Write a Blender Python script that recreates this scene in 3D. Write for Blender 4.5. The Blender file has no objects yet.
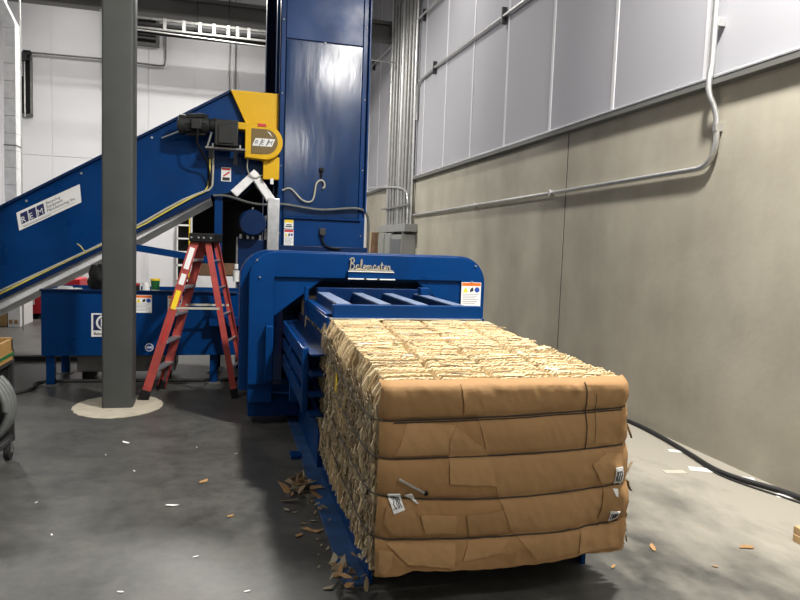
import bpy, bmesh, math, random
from mathutils import Vector, Matrix, noise, geometry

random.seed(7)
scene = bpy.context.scene
COL = scene.collection

# ------------------------------------------------------------------ camera
cam_data = bpy.data.cameras.new('camera')
cam_data.sensor_width = 36.0
cam_data.lens = 670.0 / 800.0 * 36.0
cam_data.clip_end = 200
cam = bpy.data.objects.new('camera', cam_data)
COL.objects.link(cam)
cam.matrix_world = Matrix((
    (0.96748, -0.01420, -0.25255, 0.0),
    (-0.25039, 0.08778, -0.96416, 0.0),
    (0.03586, 0.99604, 0.08137, 1.65),
    (0, 0, 0, 1)))
scene.camera = cam

# ------------------------------------------------------------------ world and exposure
world = bpy.data.worlds.new('world')
scene.world = world
world.use_nodes = True
world.node_tree.nodes['Background'].inputs[0].default_value = (0.9, 0.95, 1.0, 1)
world.node_tree.nodes['Background'].inputs[1].default_value = 0.01
scene.view_settings.view_transform = 'Standard'
scene.view_settings.look = 'None'
scene.view_settings.gamma = 1.0
scene.view_settings.use_curve_mapping = False
scene.view_settings.exposure = -0.65

# high-bay lamps and two added back-wall lights: x, y, z, watts, flat or domed lens
LAMPS = [(2.65, 3.1, 6.2, 1150, 'flat'), (3.0, -1.5, 6.69, 720, 'dome'), (2.37, -10.4, 5.9, 520, 'dome'), (2.4, 10.8, 7.2, 150, 'flat'),
         (-3.4, 3.8, 6.6, 180, 'flat'), (-3.0, -5.0, 6.6, 110, 'flat'), (-0.3, 14.0, 6.7, 850, 'flat'), (-5.0, 13.5, 6.5, 260, 'flat'),
         (-3.9, 17.3, 7.7, 42, 'flat'), (-0.4, 17.3, 7.7, 42, 'flat')]  # unseen pair above the view, added to brighten the back wall

# ------------------------------------------------------------------ materials
MATS = {}
def nt(name):
    m = bpy.data.materials.new(name); m.use_nodes = True
    t = m.node_tree; b = t.nodes['Principled BSDF']
    return m, t, b
def mat(name, col, rough=0.5, metal=0.0, vary=0.0, scale=8.0, bump=0.0, bscale=40.0, coat=0.0, stretch=None, rvary=0.0, spec=0.5):
    m, t, b = nt(name)
    N, L = t.nodes, t.links
    b.inputs['Base Color'].default_value = (*col, 1)
    b.inputs['Roughness'].default_value = rough
    b.inputs['Metallic'].default_value = metal
    b.inputs['Specular IOR Level'].default_value = spec
    if coat: b.inputs['Coat Weight'].default_value = coat; b.inputs['Coat Roughness'].default_value = 0.12
    if vary or bump or rvary:
        tc = N.new('ShaderNodeTexCoord'); mp = N.new('ShaderNodeMapping')
        L.new(tc.outputs['Object'], mp.inputs[0])
        if stretch: mp.inputs['Scale'].default_value = stretch
    if vary:
        n = N.new('ShaderNodeTexNoise'); n.inputs['Scale'].default_value = scale; n.inputs['Detail'].default_value = 6
        L.new(mp.outputs[0], n.inputs[0])
        r = N.new('ShaderNodeValToRGB')
        r.color_ramp.elements[0].position = 0.3; r.color_ramp.elements[1].position = 0.7
        r.color_ramp.elements[0].color = (*[c * (1 - vary) for c in col], 1)
        r.color_ramp.elements[1].color = (*[min(1, c * (1 + vary)) for c in col], 1)
        L.new(n.outputs[0], r.inputs[0]); L.new(r.outputs[0], b.inputs['Base Color'])
    if rvary:
        n3 = N.new('ShaderNodeTexNoise'); n3.inputs['Scale'].default_value = scale * .7; n3.inputs['Detail'].default_value = 4
        L.new(mp.outputs[0], n3.inputs[0])
        mr = N.new('ShaderNodeMapRange'); mr.inputs[1].default_value = .3; mr.inputs[2].default_value = .7
        mr.inputs[3].default_value = max(.02, rough - rvary); mr.inputs[4].default_value = rough + rvary
        L.new(n3.outputs[0], mr.inputs[0]); L.new(mr.outputs[0], b.inputs['Roughness'])
    if bump:
        n2 = N.new('ShaderNodeTexNoise'); n2.inputs['Scale'].default_value = bscale; n2.inputs['Detail'].default_value = 5
        L.new(mp.outputs[0], n2.inputs[0])
        bp = N.new('ShaderNodeBump'); bp.inputs['Strength'].default_value = bump; bp.inputs['Distance'].default_value = 0.02
        L.new(n2.outputs[0], bp.inputs['Height']); L.new(bp.outputs[0], b.inputs['Normal'])
    MATS[name] = m
    return m
def emit(name, col, s):
    m, t, b = nt(name)
    b.inputs['Base Color'].default_value = (*col, 1)
    b.inputs['Emission Color'].default_value = (*col, 1); b.inputs['Emission Strength'].default_value = s
    MATS[name] = m

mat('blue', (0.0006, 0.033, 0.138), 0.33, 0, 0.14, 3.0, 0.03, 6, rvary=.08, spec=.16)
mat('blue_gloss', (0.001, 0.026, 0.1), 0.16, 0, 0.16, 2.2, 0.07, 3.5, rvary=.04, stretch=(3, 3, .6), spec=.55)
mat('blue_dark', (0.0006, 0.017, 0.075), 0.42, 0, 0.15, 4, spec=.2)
mat('blue_dusty', (0.016, 0.055, 0.15), 0.6, 0, 0.5, 5)
mat('bar_sheen', (0.16, 0.21, 0.32), 0.35, 0.1, 0.2, 6)  # pale blue holding the reflected light of the platen bar tops
mat('galv_bright', (0.88, 0.88, 0.89), 0.4, 0.15, 0.1, 9)
mat('yellow', (0.72, 0.42, 0.004), 0.4, 0, 0.05, 5, spec=.25)
mat('column_grey', (0.058, 0.061, 0.058), 0.55, 0, 0.08, 4, 0.04, 60, spec=.3)
mat('galv', (0.62, 0.63, 0.64), 0.33, 0.85, 0.15, 12, 0.05, 8)
mat('conduit', (0.55, 0.55, 0.54), 0.35, 0.8, 0.1, 10)
mat('dark_metal', (0.03, 0.03, 0.031), 0.5, 0.2, 0.2, 8)
mat('black', (0.006, 0.006, 0.0065), 0.65, spec=.25)
mat('rubber', (0.012, 0.012, 0.013), 0.65, 0, 0.2, 10)
mat('motor_grey', (0.018, 0.019, 0.018), 0.5, 0.0, 0.2, 10, spec=.3)
mat('hose_grey', (0.11, 0.115, 0.11), 0.5, 0, 0.15, 10)
mat('white_paint', (0.75, 0.75, 0.77), 0.5, 0, 0.04, 0.6)
mat('panel_white', (0.33, 0.33, 0.355), 0.75, 0, 0.03, 0.5)
mat('batten_white', (0.56, 0.56, 0.58), 0.7)
mat('ceiling_grey', (0.55, 0.55, 0.56), 0.7)
mat('trim_grey', (0.12, 0.12, 0.11), 0.5)
mat('label_white', (0.8, 0.8, 0.78), 0.45)
mat('label_orange', (0.8, 0.16, 0.02), 0.45)
mat('label_yellow', (0.85, 0.62, 0.02), 0.45)
mat('label_blue', (0.01, 0.06, 0.35), 0.45)
mat('label_red', (0.55, 0.02, 0.02), 0.45)
mat('ink', (0.02, 0.02, 0.025), 0.6)
mat('ink_grey', (0.3, 0.3, 0.32), 0.6)
mat('navy', (0.012, 0.016, 0.09), 0.45)
mat('chrome', (0.75, 0.68, 0.52), 0.3, 0.75)
mat('ladder_red', (0.36, 0.05, 0.042), 0.5, 0, 0.15, 14)
mat('aluminium', (0.55, 0.55, 0.55), 0.4, 0.8)
mat('dull_steel', (0.2, 0.2, 0.19), 0.5, 0.5, 0.2, 8)
mat('riser_steel', (0.3, 0.3, 0.29), 0.45, 0.5, 0.15, 6)
mat('cable_yellow', (0.7, 0.6, 0.12), 0.5)
mat('cable_light', (0.45, 0.43, 0.36), 0.5)
mat('red_plastic', (0.5, 0.012, 0.02), 0.4)
mat('wood', (0.5, 0.34, 0.17), 0.6, 0, 0.15, 6, stretch=(1, 1, .1))
mat('wood_dark', (0.16, 0.09, 0.045), 0.7, 0, 0.2, 6)
mat('cabinet_grey', (0.23, 0.235, 0.22), 0.5, 0, 0.05, 4)
mat('cabinet_dark', (0.09, 0.1, 0.105), 0.5)
mat('patch', (0.46, 0.42, 0.33), 0.75, 0, 0.12, 9)
mat('carton', (0.36, 0.22, 0.09), 0.75, 0, 0.12, 6)
mat('carton_yellow', (0.3, 0.17, 0.05), 0.6, 0, 0.1, 6)
mat('green', (0.01, 0.11, 0.03), 0.4)
mat('twine', (0.035, 0.028, 0.022), 0.8)
mat('twine_light', (0.3, 0.27, 0.22), 0.8)
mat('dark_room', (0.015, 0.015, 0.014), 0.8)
mat('mesh_brown', (0.16, 0.11, 0.035), 0.6, 0.2, 0.4, 220)
emit('lamp_lens', (1, 0.97, 0.92), 20)

# cardboard, one tone per sheet
def cardboard(name, ramp, rough=0.8, nscale=14, bump=0.25, bscale=30, stretch=(1, 1, 1), mixn=.55):
    m, t, b = nt(name); N, L = t.nodes, t.links
    oi = N.new('ShaderNodeObjectInfo'); tc = N.new('ShaderNodeTexCoord'); mp = N.new('ShaderNodeMapping')
    mp.inputs['Scale'].default_value = stretch
    L.new(tc.outputs['Object'], mp.inputs[0])
    n = N.new('ShaderNodeTexNoise'); n.inputs['Scale'].default_value = nscale; n.inputs['Detail'].default_value = 8
    L.new(mp.outputs[0], n.inputs[0])
    mx = N.new('ShaderNodeMix'); mx.inputs[0].default_value = mixn
    L.new(oi.outputs['Random'], mx.inputs[2]); L.new(n.outputs[0], mx.inputs[3])
    r = N.new('ShaderNodeValToRGB'); cr = r.color_ramp
    cr.elements[0].position = ramp[0][0]; cr.elements[0].color = (*ramp[0][1], 1)
    cr.elements[1].position = ramp[-1][0]; cr.elements[1].color = (*ramp[-1][1], 1)
    for p, c in ramp[1:-1]:
        e = cr.elements.new(p); e.color = (*c, 1)
    L.new(mx.outputs[0], r.inputs[0]); L.new(r.outputs[0], b.inputs['Base Color'])
    b.inputs['Roughness'].default_value = rough
    n2 = N.new('ShaderNodeTexNoise'); n2.inputs['Scale'].default_value = bscale; n2.inputs['Detail'].default_value = 6
    L.new(mp.outputs[0], n2.inputs[0])
    bp = N.new('ShaderNodeBump'); bp.inputs['Strength'].default_value = bump; bp.inputs['Distance'].default_value = .01
    L.new(n2.outputs[0], bp.inputs['Height']); L.new(bp.outputs[0], b.inputs['Normal'])
    MATS[name] = m
cardboard('card_sheet', [(0.2, (0.50, 0.36, 0.19)), (0.5, (0.68, 0.53, 0.31)), (0.8, (0.76, 0.64, 0.42))], bump=.25, bscale=60)
cardboard('card_shred', [(0.25, (0.10, 0.07, 0.04)), (0.5, (0.27, 0.20, 0.115)), (0.75, (0.42, 0.34, 0.22))], nscale=25, bump=.4, mixn=.9)
cardboard('card_grey', [(0.2, (0.2, 0.17, 0.11)), (0.8, (0.4, 0.36, 0.26))], nscale=25, mixn=.9)
cardboard('card_face', [(0.25, (0.315, 0.172, 0.065)), (0.75, (0.375, 0.213, 0.085))], nscale=3.5, bump=.45, bscale=13, mixn=.7)
cardboard('card_flap', [(0.1, (0.30, 0.168, 0.065)), (0.9, (0.415, 0.243, 0.104))], nscale=3.5, bump=.45, bscale=13, mixn=.35)

# concrete wall: cast panels with vertical staining
def concrete_wall():
    m, t, b = nt('concrete'); N, L = t.nodes, t.links
    tc = N.new('ShaderNodeTexCoord'); mp = N.new('ShaderNodeMapping'); mp.inputs['Scale'].default_value = (1, 1.2, .12)
    L.new(tc.outputs['Object'], mp.inputs[0])
    a = N.new('ShaderNodeTexNoise'); a.inputs['Scale'].default_value = 1.1; a.inputs['Detail'].default_value = 5
    L.new(mp.outputs[0], a.inputs[0])
    c = N.new('ShaderNodeTexNoise'); c.inputs['Scale'].default_value = 2.0; c.inputs['Detail'].default_value = 9
    L.new(tc.outputs['Object'], c.inputs[0])
    mx = N.new('ShaderNodeMix'); mx.inputs[0].default_value = .5
    L.new(a.outputs[0], mx.inputs[2]); L.new(c.outputs[0], mx.inputs[3])
    r = N.new('ShaderNodeValToRGB'); r.color_ramp.elements[0].position = .32; r.color_ramp.elements[1].position = .68
    r.color_ramp.elements[0].color = (.285, .262, .207, 1); r.color_ramp.elements[1].color = (.42, .392, .318, 1)
    L.new(mx.outputs[0], r.inputs[0]); L.new(r.outputs[0], b.inputs['Base Color'])
    b.inputs['Roughness'].default_value = .8
    n2 = N.new('ShaderNodeTexNoise'); n2.inputs['Scale'].default_value = 18; n2.inputs['Detail'].default_value = 7
    L.new(tc.outputs['Object'], n2.inputs[0])
    bp = N.new('ShaderNodeBump'); bp.inputs['Strength'].default_value = .15; bp.inputs['Distance'].default_value = .01
    L.new(n2.outputs[0], bp.inputs['Height']); L.new(bp.outputs[0], b.inputs['Normal'])
    MATS['concrete'] = m
concrete_wall()

# sealed concrete floor; blended paler toward the right wall, tan dust at its foot
def floor_mat():
    m, t, b = nt('floor_concrete'); N, L = t.nodes, t.links
    tc = N.new('ShaderNodeTexCoord')
    a = N.new('ShaderNodeTexNoise'); a.inputs['Scale'].default_value = 2.2; a.inputs['Detail'].default_value = 12; a.inputs['Roughness'].default_value = .72
    L.new(tc.outputs['Object'], a.inputs[0])
    r = N.new('ShaderNodeValToRGB'); r.color_ramp.elements[0].position = .36; r.color_ramp.elements[1].position = .66
    r.color_ramp.elements[0].color = (.034, .035, .033, 1); r.color_ramp.elements[1].color = (.1, .098, .087, 1)
    e = N.new('ShaderNodeTexNoise'); e.inputs['Scale'].default_value = 11; e.inputs['Detail'].default_value = 8; e.inputs['Roughness'].default_value = .7
    L.new(tc.outputs['Object'], e.inputs[0])
    em = N.new('ShaderNodeMix'); em.inputs[0].default_value = .4
    L.new(a.outputs[0], em.inputs[2]); L.new(e.outputs[0], em.inputs[3])
    L.new(em.outputs[0], r.inputs[0])
    s = N.new('ShaderNodeSeparateXYZ'); L.new(tc.outputs['Object'], s.inputs[0])
    mp = N.new('ShaderNodeMapping'); mp.inputs['Scale'].default_value = (1.0, .55, 1); mp.inputs['Rotation'].default_value = (0, 0, .5)
    L.new(tc.outputs['Object'], mp.inputs[0])
    d = N.new('ShaderNodeTexNoise'); d.inputs['Scale'].default_value = 2.6; d.inputs['Detail'].default_value = 8; d.inputs['Roughness'].default_value = .6
    L.new(mp.outputs[0], d.inputs[0])
    mr = N.new('ShaderNodeMapRange'); mr.inputs[1].default_value = 1.6; mr.inputs[2].default_value = 3.9; mr.inputs[3].default_value = -.3; mr.inputs[4].default_value = .55
    L.new(s.outputs['X'], mr.inputs[0])
    ad = N.new('ShaderNodeMath'); ad.operation = 'ADD'; L.new(mr.outputs[0], ad.inputs[0]); L.new(d.outputs[0], ad.inputs[1])
    r2 = N.new('ShaderNodeValToRGB'); r2.color_ramp.elements[0].position = .4; r2.color_ramp.elements[1].position = .85
    L.new(ad.outputs[0], r2.inputs[0])
    mx = N.new('ShaderNodeMix'); mx.data_type = 'RGBA'
    L.new(r2.outputs[0], mx.inputs[0]); L.new(r.outputs[0], mx.inputs[6]); mx.inputs[7].default_value = (.295, .275, .228, 1)
    L.new(mx.outputs[2], b.inputs['Base Color'])
    mr2 = N.new('ShaderNodeMapRange'); mr2.inputs[3].default_value = .3; mr2.inputs[4].default_value = .8
    ad2 = N.new('ShaderNodeMath'); ad2.operation = 'MULTIPLY_ADD'; ad2.inputs[1].default_value = .5; L.new(a.outputs[0], ad2.inputs[0]); L.new(r2.outputs[0], ad2.inputs[2])
    L.new(ad2.outputs[0], mr2.inputs[0]); L.new(mr2.outputs[0], b.inputs['Roughness'])
    n2 = N.new('ShaderNodeTexNoise'); n2.inputs['Scale'].default_value = 30; n2.inputs['Detail'].default_value = 5
    L.new(tc.outputs['Object'], n2.inputs[0])
    bp = N.new('ShaderNodeBump'); bp.inputs['Strength'].default_value = .05; bp.inputs['Distance'].default_value = .01
    L.new(n2.outputs[0], bp.inputs['Height']); L.new(bp.outputs[0], b.inputs['Normal'])
    MATS['floor_concrete'] = m
floor_mat()

# ------------------------------------------------------------------ mesh helpers
class MB:
    def __init__(s): s.bm = bmesh.new(); s.sh = .35
    def box(s, x0, x1, y0, y1, z0, z1, bevel=0.0):
        t = bmesh.new()
        bmesh.ops.create_cube(t, size=1)
        for v in t.verts:
            v.co = Vector(((x0 + x1) / 2 + v.co.x * (x1 - x0), (y0 + y1) / 2 + v.co.y * (y1 - y0), (z0 + z1) / 2 + v.co.z * (z1 - z0)))
        if bevel: bmesh.ops.bevel(t, geom=t.edges[:], offset=bevel, segments=2, profile=.5, affect='EDGES')
        s.add(t); return s
    def add(s, t, M=None):
        if M is not None: bmesh.ops.transform(t, matrix=M, verts=t.verts)
        me = bpy.data.meshes.new('tmp'); t.to_mesh(me); t.free(); s.bm.from_mesh(me); bpy.data.meshes.remove(me)
    def prism(s, pts, axis, a, b, bevel=0.0):
        """extrude a 2D outline along an axis from a to b"""
        t = bmesh.new()
        def mk(p, w):
            return {'x': (w, p[0], p[1]), 'y': (p[0], w, p[1]), 'z': (p[0], p[1], w)}[axis]
        A = [t.verts.new(mk(p, a)) for p in pts]; Bv = [t.verts.new(mk(p, b)) for p in pts]
        t.faces.new(A); t.faces.new(Bv[::-1])
        n = len(pts)
        for i in range(n): t.faces.new((A[i], A[(i + 1) % n], Bv[(i + 1) % n], Bv[i]))
        bmesh.ops.recalc_face_normals(t, faces=t.faces)
        if bevel: bmesh.ops.bevel(t, geom=t.edges[:], offset=bevel, segments=2, profile=.5, affect='EDGES')
        s.add(t); return s
    def cyl(s, p0, p1, r, n=20, r2=None, caps=True):
        if n < 20: s.sh = max(s.sh, .85)
        p0, p1 = Vector(p0), Vector(p1); d = p1 - p0
        t = bmesh.new()
        bmesh.ops.create_cone(t, cap_ends=caps, segments=n, radius1=r, radius2=r if r2 is None else r2, depth=d.length)
        M = Matrix.Translation((p0 + p1) / 2) @ d.to_track_quat('Z', 'Y').to_matrix().to_4x4()
        s.add(t, M); return s
    def bar(s, p0, p1, w, h, up=(0, 0, 1), bevel=0.0):
        """box bar from p0 to p1, w across, h along up"""
        p0, p1 = Vector(p0), Vector(p1); d = p1 - p0; z = d.normalized()
        u = Vector(up); u = (u - z * u.dot(z)).normalized(); x = u.cross(z)
        t = bmesh.new(); bmesh.ops.create_cube(t, size=1)
        for v in t.verts:
            v.co = Vector((v.co.x * w, v.co.y * h, v.co.z * d.length))
        if bevel: bmesh.ops.bevel(t, geom=t.edges[:], offset=bevel, segments=2, profile=.5, affect='EDGES')
        M = Matrix((x, u, z)).transposed().to_4x4(); M.translation = (p0 + p1) / 2
        s.add(t, M); return s
    def tube(s, pts, r, n=8, smooth=0):
        pts = [Vector(p) for p in pts]
        for _ in range(smooth):
            q = [pts[0]]
            for a, b in zip(pts, pts[1:]): q += [a * .75 + b * .25, a * .25 + b * .75]
            q.append(pts[-1]); pts = q
        s.sh = .95
        bm = s.bm; rings = []; ref = None
        for i, p in enumerate(pts):
            d = (pts[min(i + 1, len(pts) - 1)] - pts[max(i - 1, 0)])
            d = d.normalized() if d.length > 1e-9 else Vector((0, 0, 1))
            if ref is None: ref = Vector((0, 0, 1)) if abs(d.z) < .9 else Vector((1, 0, 0))
            u = (ref - d * ref.dot(d)).normalized(); ref = u; w = d.cross(u)
            rings.append([bm.verts.new(p + (u * math.cos(k * math.tau / n) + w * math.sin(k * math.tau / n)) * r) for k in range(n)])
        for A, Bv in zip(rings, rings[1:]):
            for k in range(n): bm.faces.new((A[k], A[(k + 1) % n], Bv[(k + 1) % n], Bv[k]))
        bm.faces.new(rings[0][::-1]); bm.faces.new(rings[-1]); return s
    def sphere(s, c, r, sc=(1, 1, 1), n=16):
        t = bmesh.new(); bmesh.ops.create_uvsphere(t, u_segments=n, v_segments=n // 2 + 2, radius=r)
        s.add(t, Matrix.Translation(c) @ Matrix.Diagonal((*sc, 1))); return s

def finish(bm, name, m, parent=None, sharp=0.6):
    bmesh.ops.recalc_face_normals(bm, faces=bm.faces)
    for f in bm.faces: f.smooth = True
    for e in bm.edges:
        e.smooth = len(e.link_faces) == 2 and e.calc_face_angle(0) < sharp
    me = bpy.data.meshes.new(name); bm.to_mesh(me); bm.free()
    o = bpy.data.objects.new(name, me); COL.objects.link(o)
    if m: me.materials.append(MATS[m])
    if parent: adopt(o, parent)
    return o
def adopt(o, parent):
    o.parent = parent
    off = parent.location if parent.parent is None else Vector()
    o.matrix_parent_inverse = Matrix.Translation(-off)
def obj(name, mb, m, parent=None, sharp=None): return finish(mb.bm, name, m, parent, sharp or mb.sh)
def box(name, dims, m, parent=None, bevel=0.0): return obj(name, MB().box(*dims, bevel), m, parent)
def thing(name, label, cat, loc, group=None):
    o = bpy.data.objects.new(name, None); o.empty_display_size = .1
    COL.objects.link(o); o.location = loc
    return tag(o, label, cat, group)
def tag(o, label, cat, group=None):
    o['label'] = label; o['category'] = cat
    if group: o['group'] = group
    return o
def struct(o, label=None, cat=None):
    o['kind'] = 'structure'
    if label: o['label'] = label
    if cat: o['category'] = cat
    return o
def text(name, s, size, M, m, parent, depth=0.001, align='LEFT', shear=0.0):
    c = bpy.data.curves.new('t', 'FONT'); c.body = s; c.size = size; c.extrude = depth; c.align_x = align; c.shear = shear
    o = bpy.data.objects.new('t', c); COL.objects.link(o)
    bpy.context.view_layer.update()
    me = bpy.data.meshes.new_from_object(o.evaluated_get(bpy.context.evaluated_depsgraph_get()))
    bpy.data.objects.remove(o); bpy.data.curves.remove(c)
    me.transform(M); me.materials.clear(); me.materials.append(MATS[m]); me.name = name
    t = bpy.data.objects.new(name, me); COL.objects.link(t); adopt(t, parent); return t
def face_y(x, y, z, ang=0.0):
    """frame for lettering on a face that looks toward -y"""
    return Matrix.Translation((x, y, z)) @ Matrix.Rotation(math.pi / 2, 4, 'X') @ Matrix.Rotation(ang, 4, 'Z')
def arc(cx, cz, r, a0, a1, n): return [(cx + r * math.cos(math.radians(a0 + (a1 - a0) * i / n)), cz + r * math.sin(math.radians(a0 + (a1 - a0) * i / n))) for i in range(n + 1)]

# ------------------------------------------------------------------ structure
WX = 3.90; BY = 19.0
floor = struct(box('floor', (-9, WX + .2, -12, BY + .2, -.2, 0), 'floor_concrete'))
struct(box('ceiling', (-9.2, WX + .2, -12, BY + .2, 9.0, 9.2), 'ceiling_grey'))
struct(box('wall_left', (-9.2, -9, -12, BY + .2, 0, 9.0), 'white_paint'))
struct(box('wall_front', (-9.2, WX + .2, -12.2, -12, 0, 9.0), 'cabinet_grey'))
# right wall: concrete panels below, white metal panels above
wr = struct(box('wall_right', (WX + .03, WX + .2, -12, BY + .2, 0, 9.0), 'black'))
for a, b in ((-12, -7.3), (-7.3, 0.0), (0.0, 7.3), (7.3, 14.6), (14.6, BY)):
    box('concrete_panel', (WX, WX + .06, a + .013, b - .013, 0, 3.05), 'concrete', wr)
    box('joint_seal', (WX + .003, WX + .05, a - .013, a + .013, 0, 3.04), 'rubber', wr)
pj = [6.40 + 1.42 * k for k in range(-12, 9)] + [BY]
for a, b in zip(pj, pj[1:]):
    box('wall_panel', (WX + .002, WX + .06, a + .03, b - .03, 3.13, 8.98), 'panel_white', wr, .004)
for a in pj[:-1]:
    box('batten', (WX - .008, WX + .05, a - .03, a + .03, 3.13, 8.98), 'batten_white', wr, .006)
tr = struct(obj('trim_1', MB().prism([(WX + .01, 3.04), (WX - .07, 3.05), (WX - .07, 3.10), (WX + .01, 3.14)], 'y', -12, BY), 'trim_grey'))
struct(obj('trim_2', MB().prism([(WX + .01, 3.141), (WX - .074, 3.101), (WX - .074, 3.112), (WX + .01, 3.16)], 'y', -12, BY), 'galv'))
# back wall with a dark dock opening
wb = struct(obj('wall_back', MB().box(-9, -1.0, BY, BY + .2, 0, 9).box(1.6, WX + .2, BY, BY + .2, 0, 9).box(-1.0, 1.6, BY, BY + .2, 3.3, 9).box(-1.0, 1.6, BY, BY + .2, 0, .62), 'white_paint'))
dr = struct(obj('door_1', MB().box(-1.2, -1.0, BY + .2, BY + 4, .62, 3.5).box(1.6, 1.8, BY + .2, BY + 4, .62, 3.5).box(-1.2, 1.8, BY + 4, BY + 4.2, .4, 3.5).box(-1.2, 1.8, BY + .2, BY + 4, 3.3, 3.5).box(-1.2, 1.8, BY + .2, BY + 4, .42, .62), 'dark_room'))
for k in range(4):
    box('board', (-.95 + k * .62, -.36 + k * .62, BY + .5, BY + .56, .63, .95 + .02 * (k % 2)), 'wood_dark', dr)
for k in range(9):  # faint vertical joints of the back wall cladding
    box('wall_panel', (-8.9 + k * 1.15, -7.78 + k * 1.15, BY - .02, BY + .02, 3.6, 8.98), 'white_paint', wb, .004)
for k in range(7):
    box('wall_panel', (-8.9 + k * 1.15, -7.78 + k * 1.15, BY - .02, BY + .02, .02, 3.57), 'white_paint', wb, .004)

# ------------------------------------------------------------------ high-bay lamps and the added back-wall pair
for x, y, z, w, kind in LAMPS:
    t = thing('high_bay_lamp', 'round high bay lamp with %s hanging from the ceiling' % ('a domed lens' if kind == 'dome' else 'a flat lens'), 'lamp', (x, y, z), 'high bay lamps with %s lens' % kind)
    obj('housing', MB().cyl((x, y, z + .02), (x, y, z + .14), .30, 32, .14).cyl((x, y, z + .14), (x, y, z + .3), .1, 20), 'dark_metal', t)
    obj('cord', MB().cyl((x, y, z + .3), (x, y, 9.0), .01, 8), 'black', t)
    if kind == 'dome':
        ld = bpy.data.lights.new('high_bay_light', 'POINT'); ld.shadow_soft_size = .36; dz = -.3
    else:
        obj('lens', MB().cyl((x, y, z), (x, y, z + .02), .24, 32), 'lamp_lens', t)
        ld = bpy.data.lights.new('high_bay_light', 'AREA'); ld.shape = 'DISK'; ld.size = .46; dz = -.012
    ld.energy = w; ld.color = (1.0, .965, .91)
    lo = bpy.data.objects.new('high_bay_light', ld); COL.objects.link(lo); lo.location = (x, y, z + dz); adopt(lo, t)

# ------------------------------------------------------------------ steel column
t = thing('steel_column', 'square grey painted steel column standing in a pale concrete patch', 'column', (-.985, 6.9, 0))
rc = []
for cx, cy, a in ((-1.095, 6.785, 180), (-.875, 6.785, 270), (-.875, 7.015, 0), (-1.095, 7.015, 90)):
    rc += [(cx + .028 * math.cos(math.radians(a + k * 22.5)), cy + .028 * math.sin(math.radians(a + k * 22.5))) for k in range(5)]
obj('shaft', MB().prism(rc, 'z', 0.0, 9.0), 'column_grey', t)
pm = MB()
pm.prism([(-.985 + (.40 + .015 * math.sin(3 * k) + .012 * random.random()) * math.cos(k * math.tau / 48), 6.86 + (.46 + .02 * random.random()) * math.sin(k * math.tau / 48)) for k in range(48)], 'z', -.02, .004)
obj('floor_patch', pm, 'patch', floor)

# ------------------------------------------------------------------ warning stickers
def sticker(parent, x0, x1, z0, z1, y, head='label_orange', kind='warn'):
    """white warning sticker on a face looking toward -y"""
    s = box('warning_sticker', (x0, x1, y - .002, y + .004, z0, z1), 'label_white', parent)
    w, h = x1 - x0, z1 - z0
    box('sticker_header', (x0 + .004, x1 - .004, y - .003, y, z1 - h * .15, z1 - .004), head, s)
    obj('warning_triangle', MB().prism([(x0 + w * .08, z1 - h * .42), (x0 + w * .34, z1 - h * .42), (x0 + w * .21, z1 - h * .2)], 'y', y - .003, y), 'label_yellow', s)
    obj('pictogram', MB().prism(arc(x0 + w * .8, z1 - h * .31, w * .13, 0, 360, 18)[:-1], 'y', y - .003, y), 'label_blue', s)
    obj('pictogram', MB().prism([(x0 + w * .42, z1 - h * .42), (x0 + w * .62, z1 - h * .36), (x0 + w * .6, z1 - h * .2), (x0 + w * .46, z1 - h * .26)], 'y', y - .003, y), 'ink', s)
    m = MB()
    for k in range(6):
        zz = z1 - h * (.5 + k * .075)
        m.box(x0 + w * .08, x1 - w * (.08 + .2 * ((k * 7) % 3) / 2), y - .0028, y, zz - h * .012, zz + h * .012)
    obj('print_lines', m, 'ink_grey', s)
    return s

# ------------------------------------------------------------------ baler
bal = thing('baler', 'large blue horizontal baler with rounded arch frame and tall glossy feed tower', 'baler', (1.28, 6.0, 0))
CX = 1.28
def mirx(v): return 2 * CX - v
# floor rail
for sgn in (0, 1):
    f = (lambda v: v) if sgn == 0 else mirx
    def bx2(x0, x1, *r, bv=.003):
        a, b = sorted((f(x0), f(x1))); return MB().box(a, b, *r, bv)
    obj('floor_flange', bx2(.575, .70, 3.05 if sgn == 0 else 3.3, 6.3, 0, .014), 'blue_dusty', bal)
    obj('rail_plate', bx2(.69, .715, 3.06, 4.66, .0, .205), 'blue', bal)
    obj('rail_plate', bx2(.665, .70, 4.76, 6.4, .0, .31), 'blue', bal)
    obj('foot_tab', bx2(.50, .58, 5.0, 5.12, .0, .03), 'blue', bal)
    obj('leg_base', bx2(.21, .66, 6.05, 6.3, .07, .36), 'blue', bal)
    # outer side guard: three bars with open slots and an end plate
    for z0, z1 in ((.84, .945), (.70, .79), (.54, .65)):
        obj('side_bar', bx2(.50, .525, 4.42, 6.0, z0, z1, bv=.006), 'blue', bal)
    obj('end_plate', bx2(.497, .545, 4.385, 4.425, .52, .955, bv=.012), 'blue', bal)
    obj('end_plate', bx2(.497, .545, 5.2, 5.24, .40, .84, bv=.006), 'blue', bal)
    # chamber side channels
    for z in (.52, .65, .785, .92):
        obj('side_channel', bx2(.535, .685, 4.25, 6.4, z, z + .014), 'blue_dark', bal)
        obj('channel_web', bx2(.668, .682, 4.27, 6.4, z + .014, z + .075), 'blue_dark', bal)
    obj('side_post', bx2(.56, .64, 5.55, 5.65, .31, .90), 'blue', bal)
    obj('lug', bx2(.345, .41, 5.86, 5.96, .42, .91, bv=.008), 'blue', bal)
    # top platen flange
    a = .655 if sgn == 0 else 1.752
    obj('platen_flange', MB().box(a, a + .02, 4.40, 5.62, 1.035, 1.155, .003), 'blue', bal)
    obj('hinge_post', MB().box(a + .005, a + .035, 5.72, 5.80, 1.0, 1.27, .003), 'blue', bal)
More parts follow.
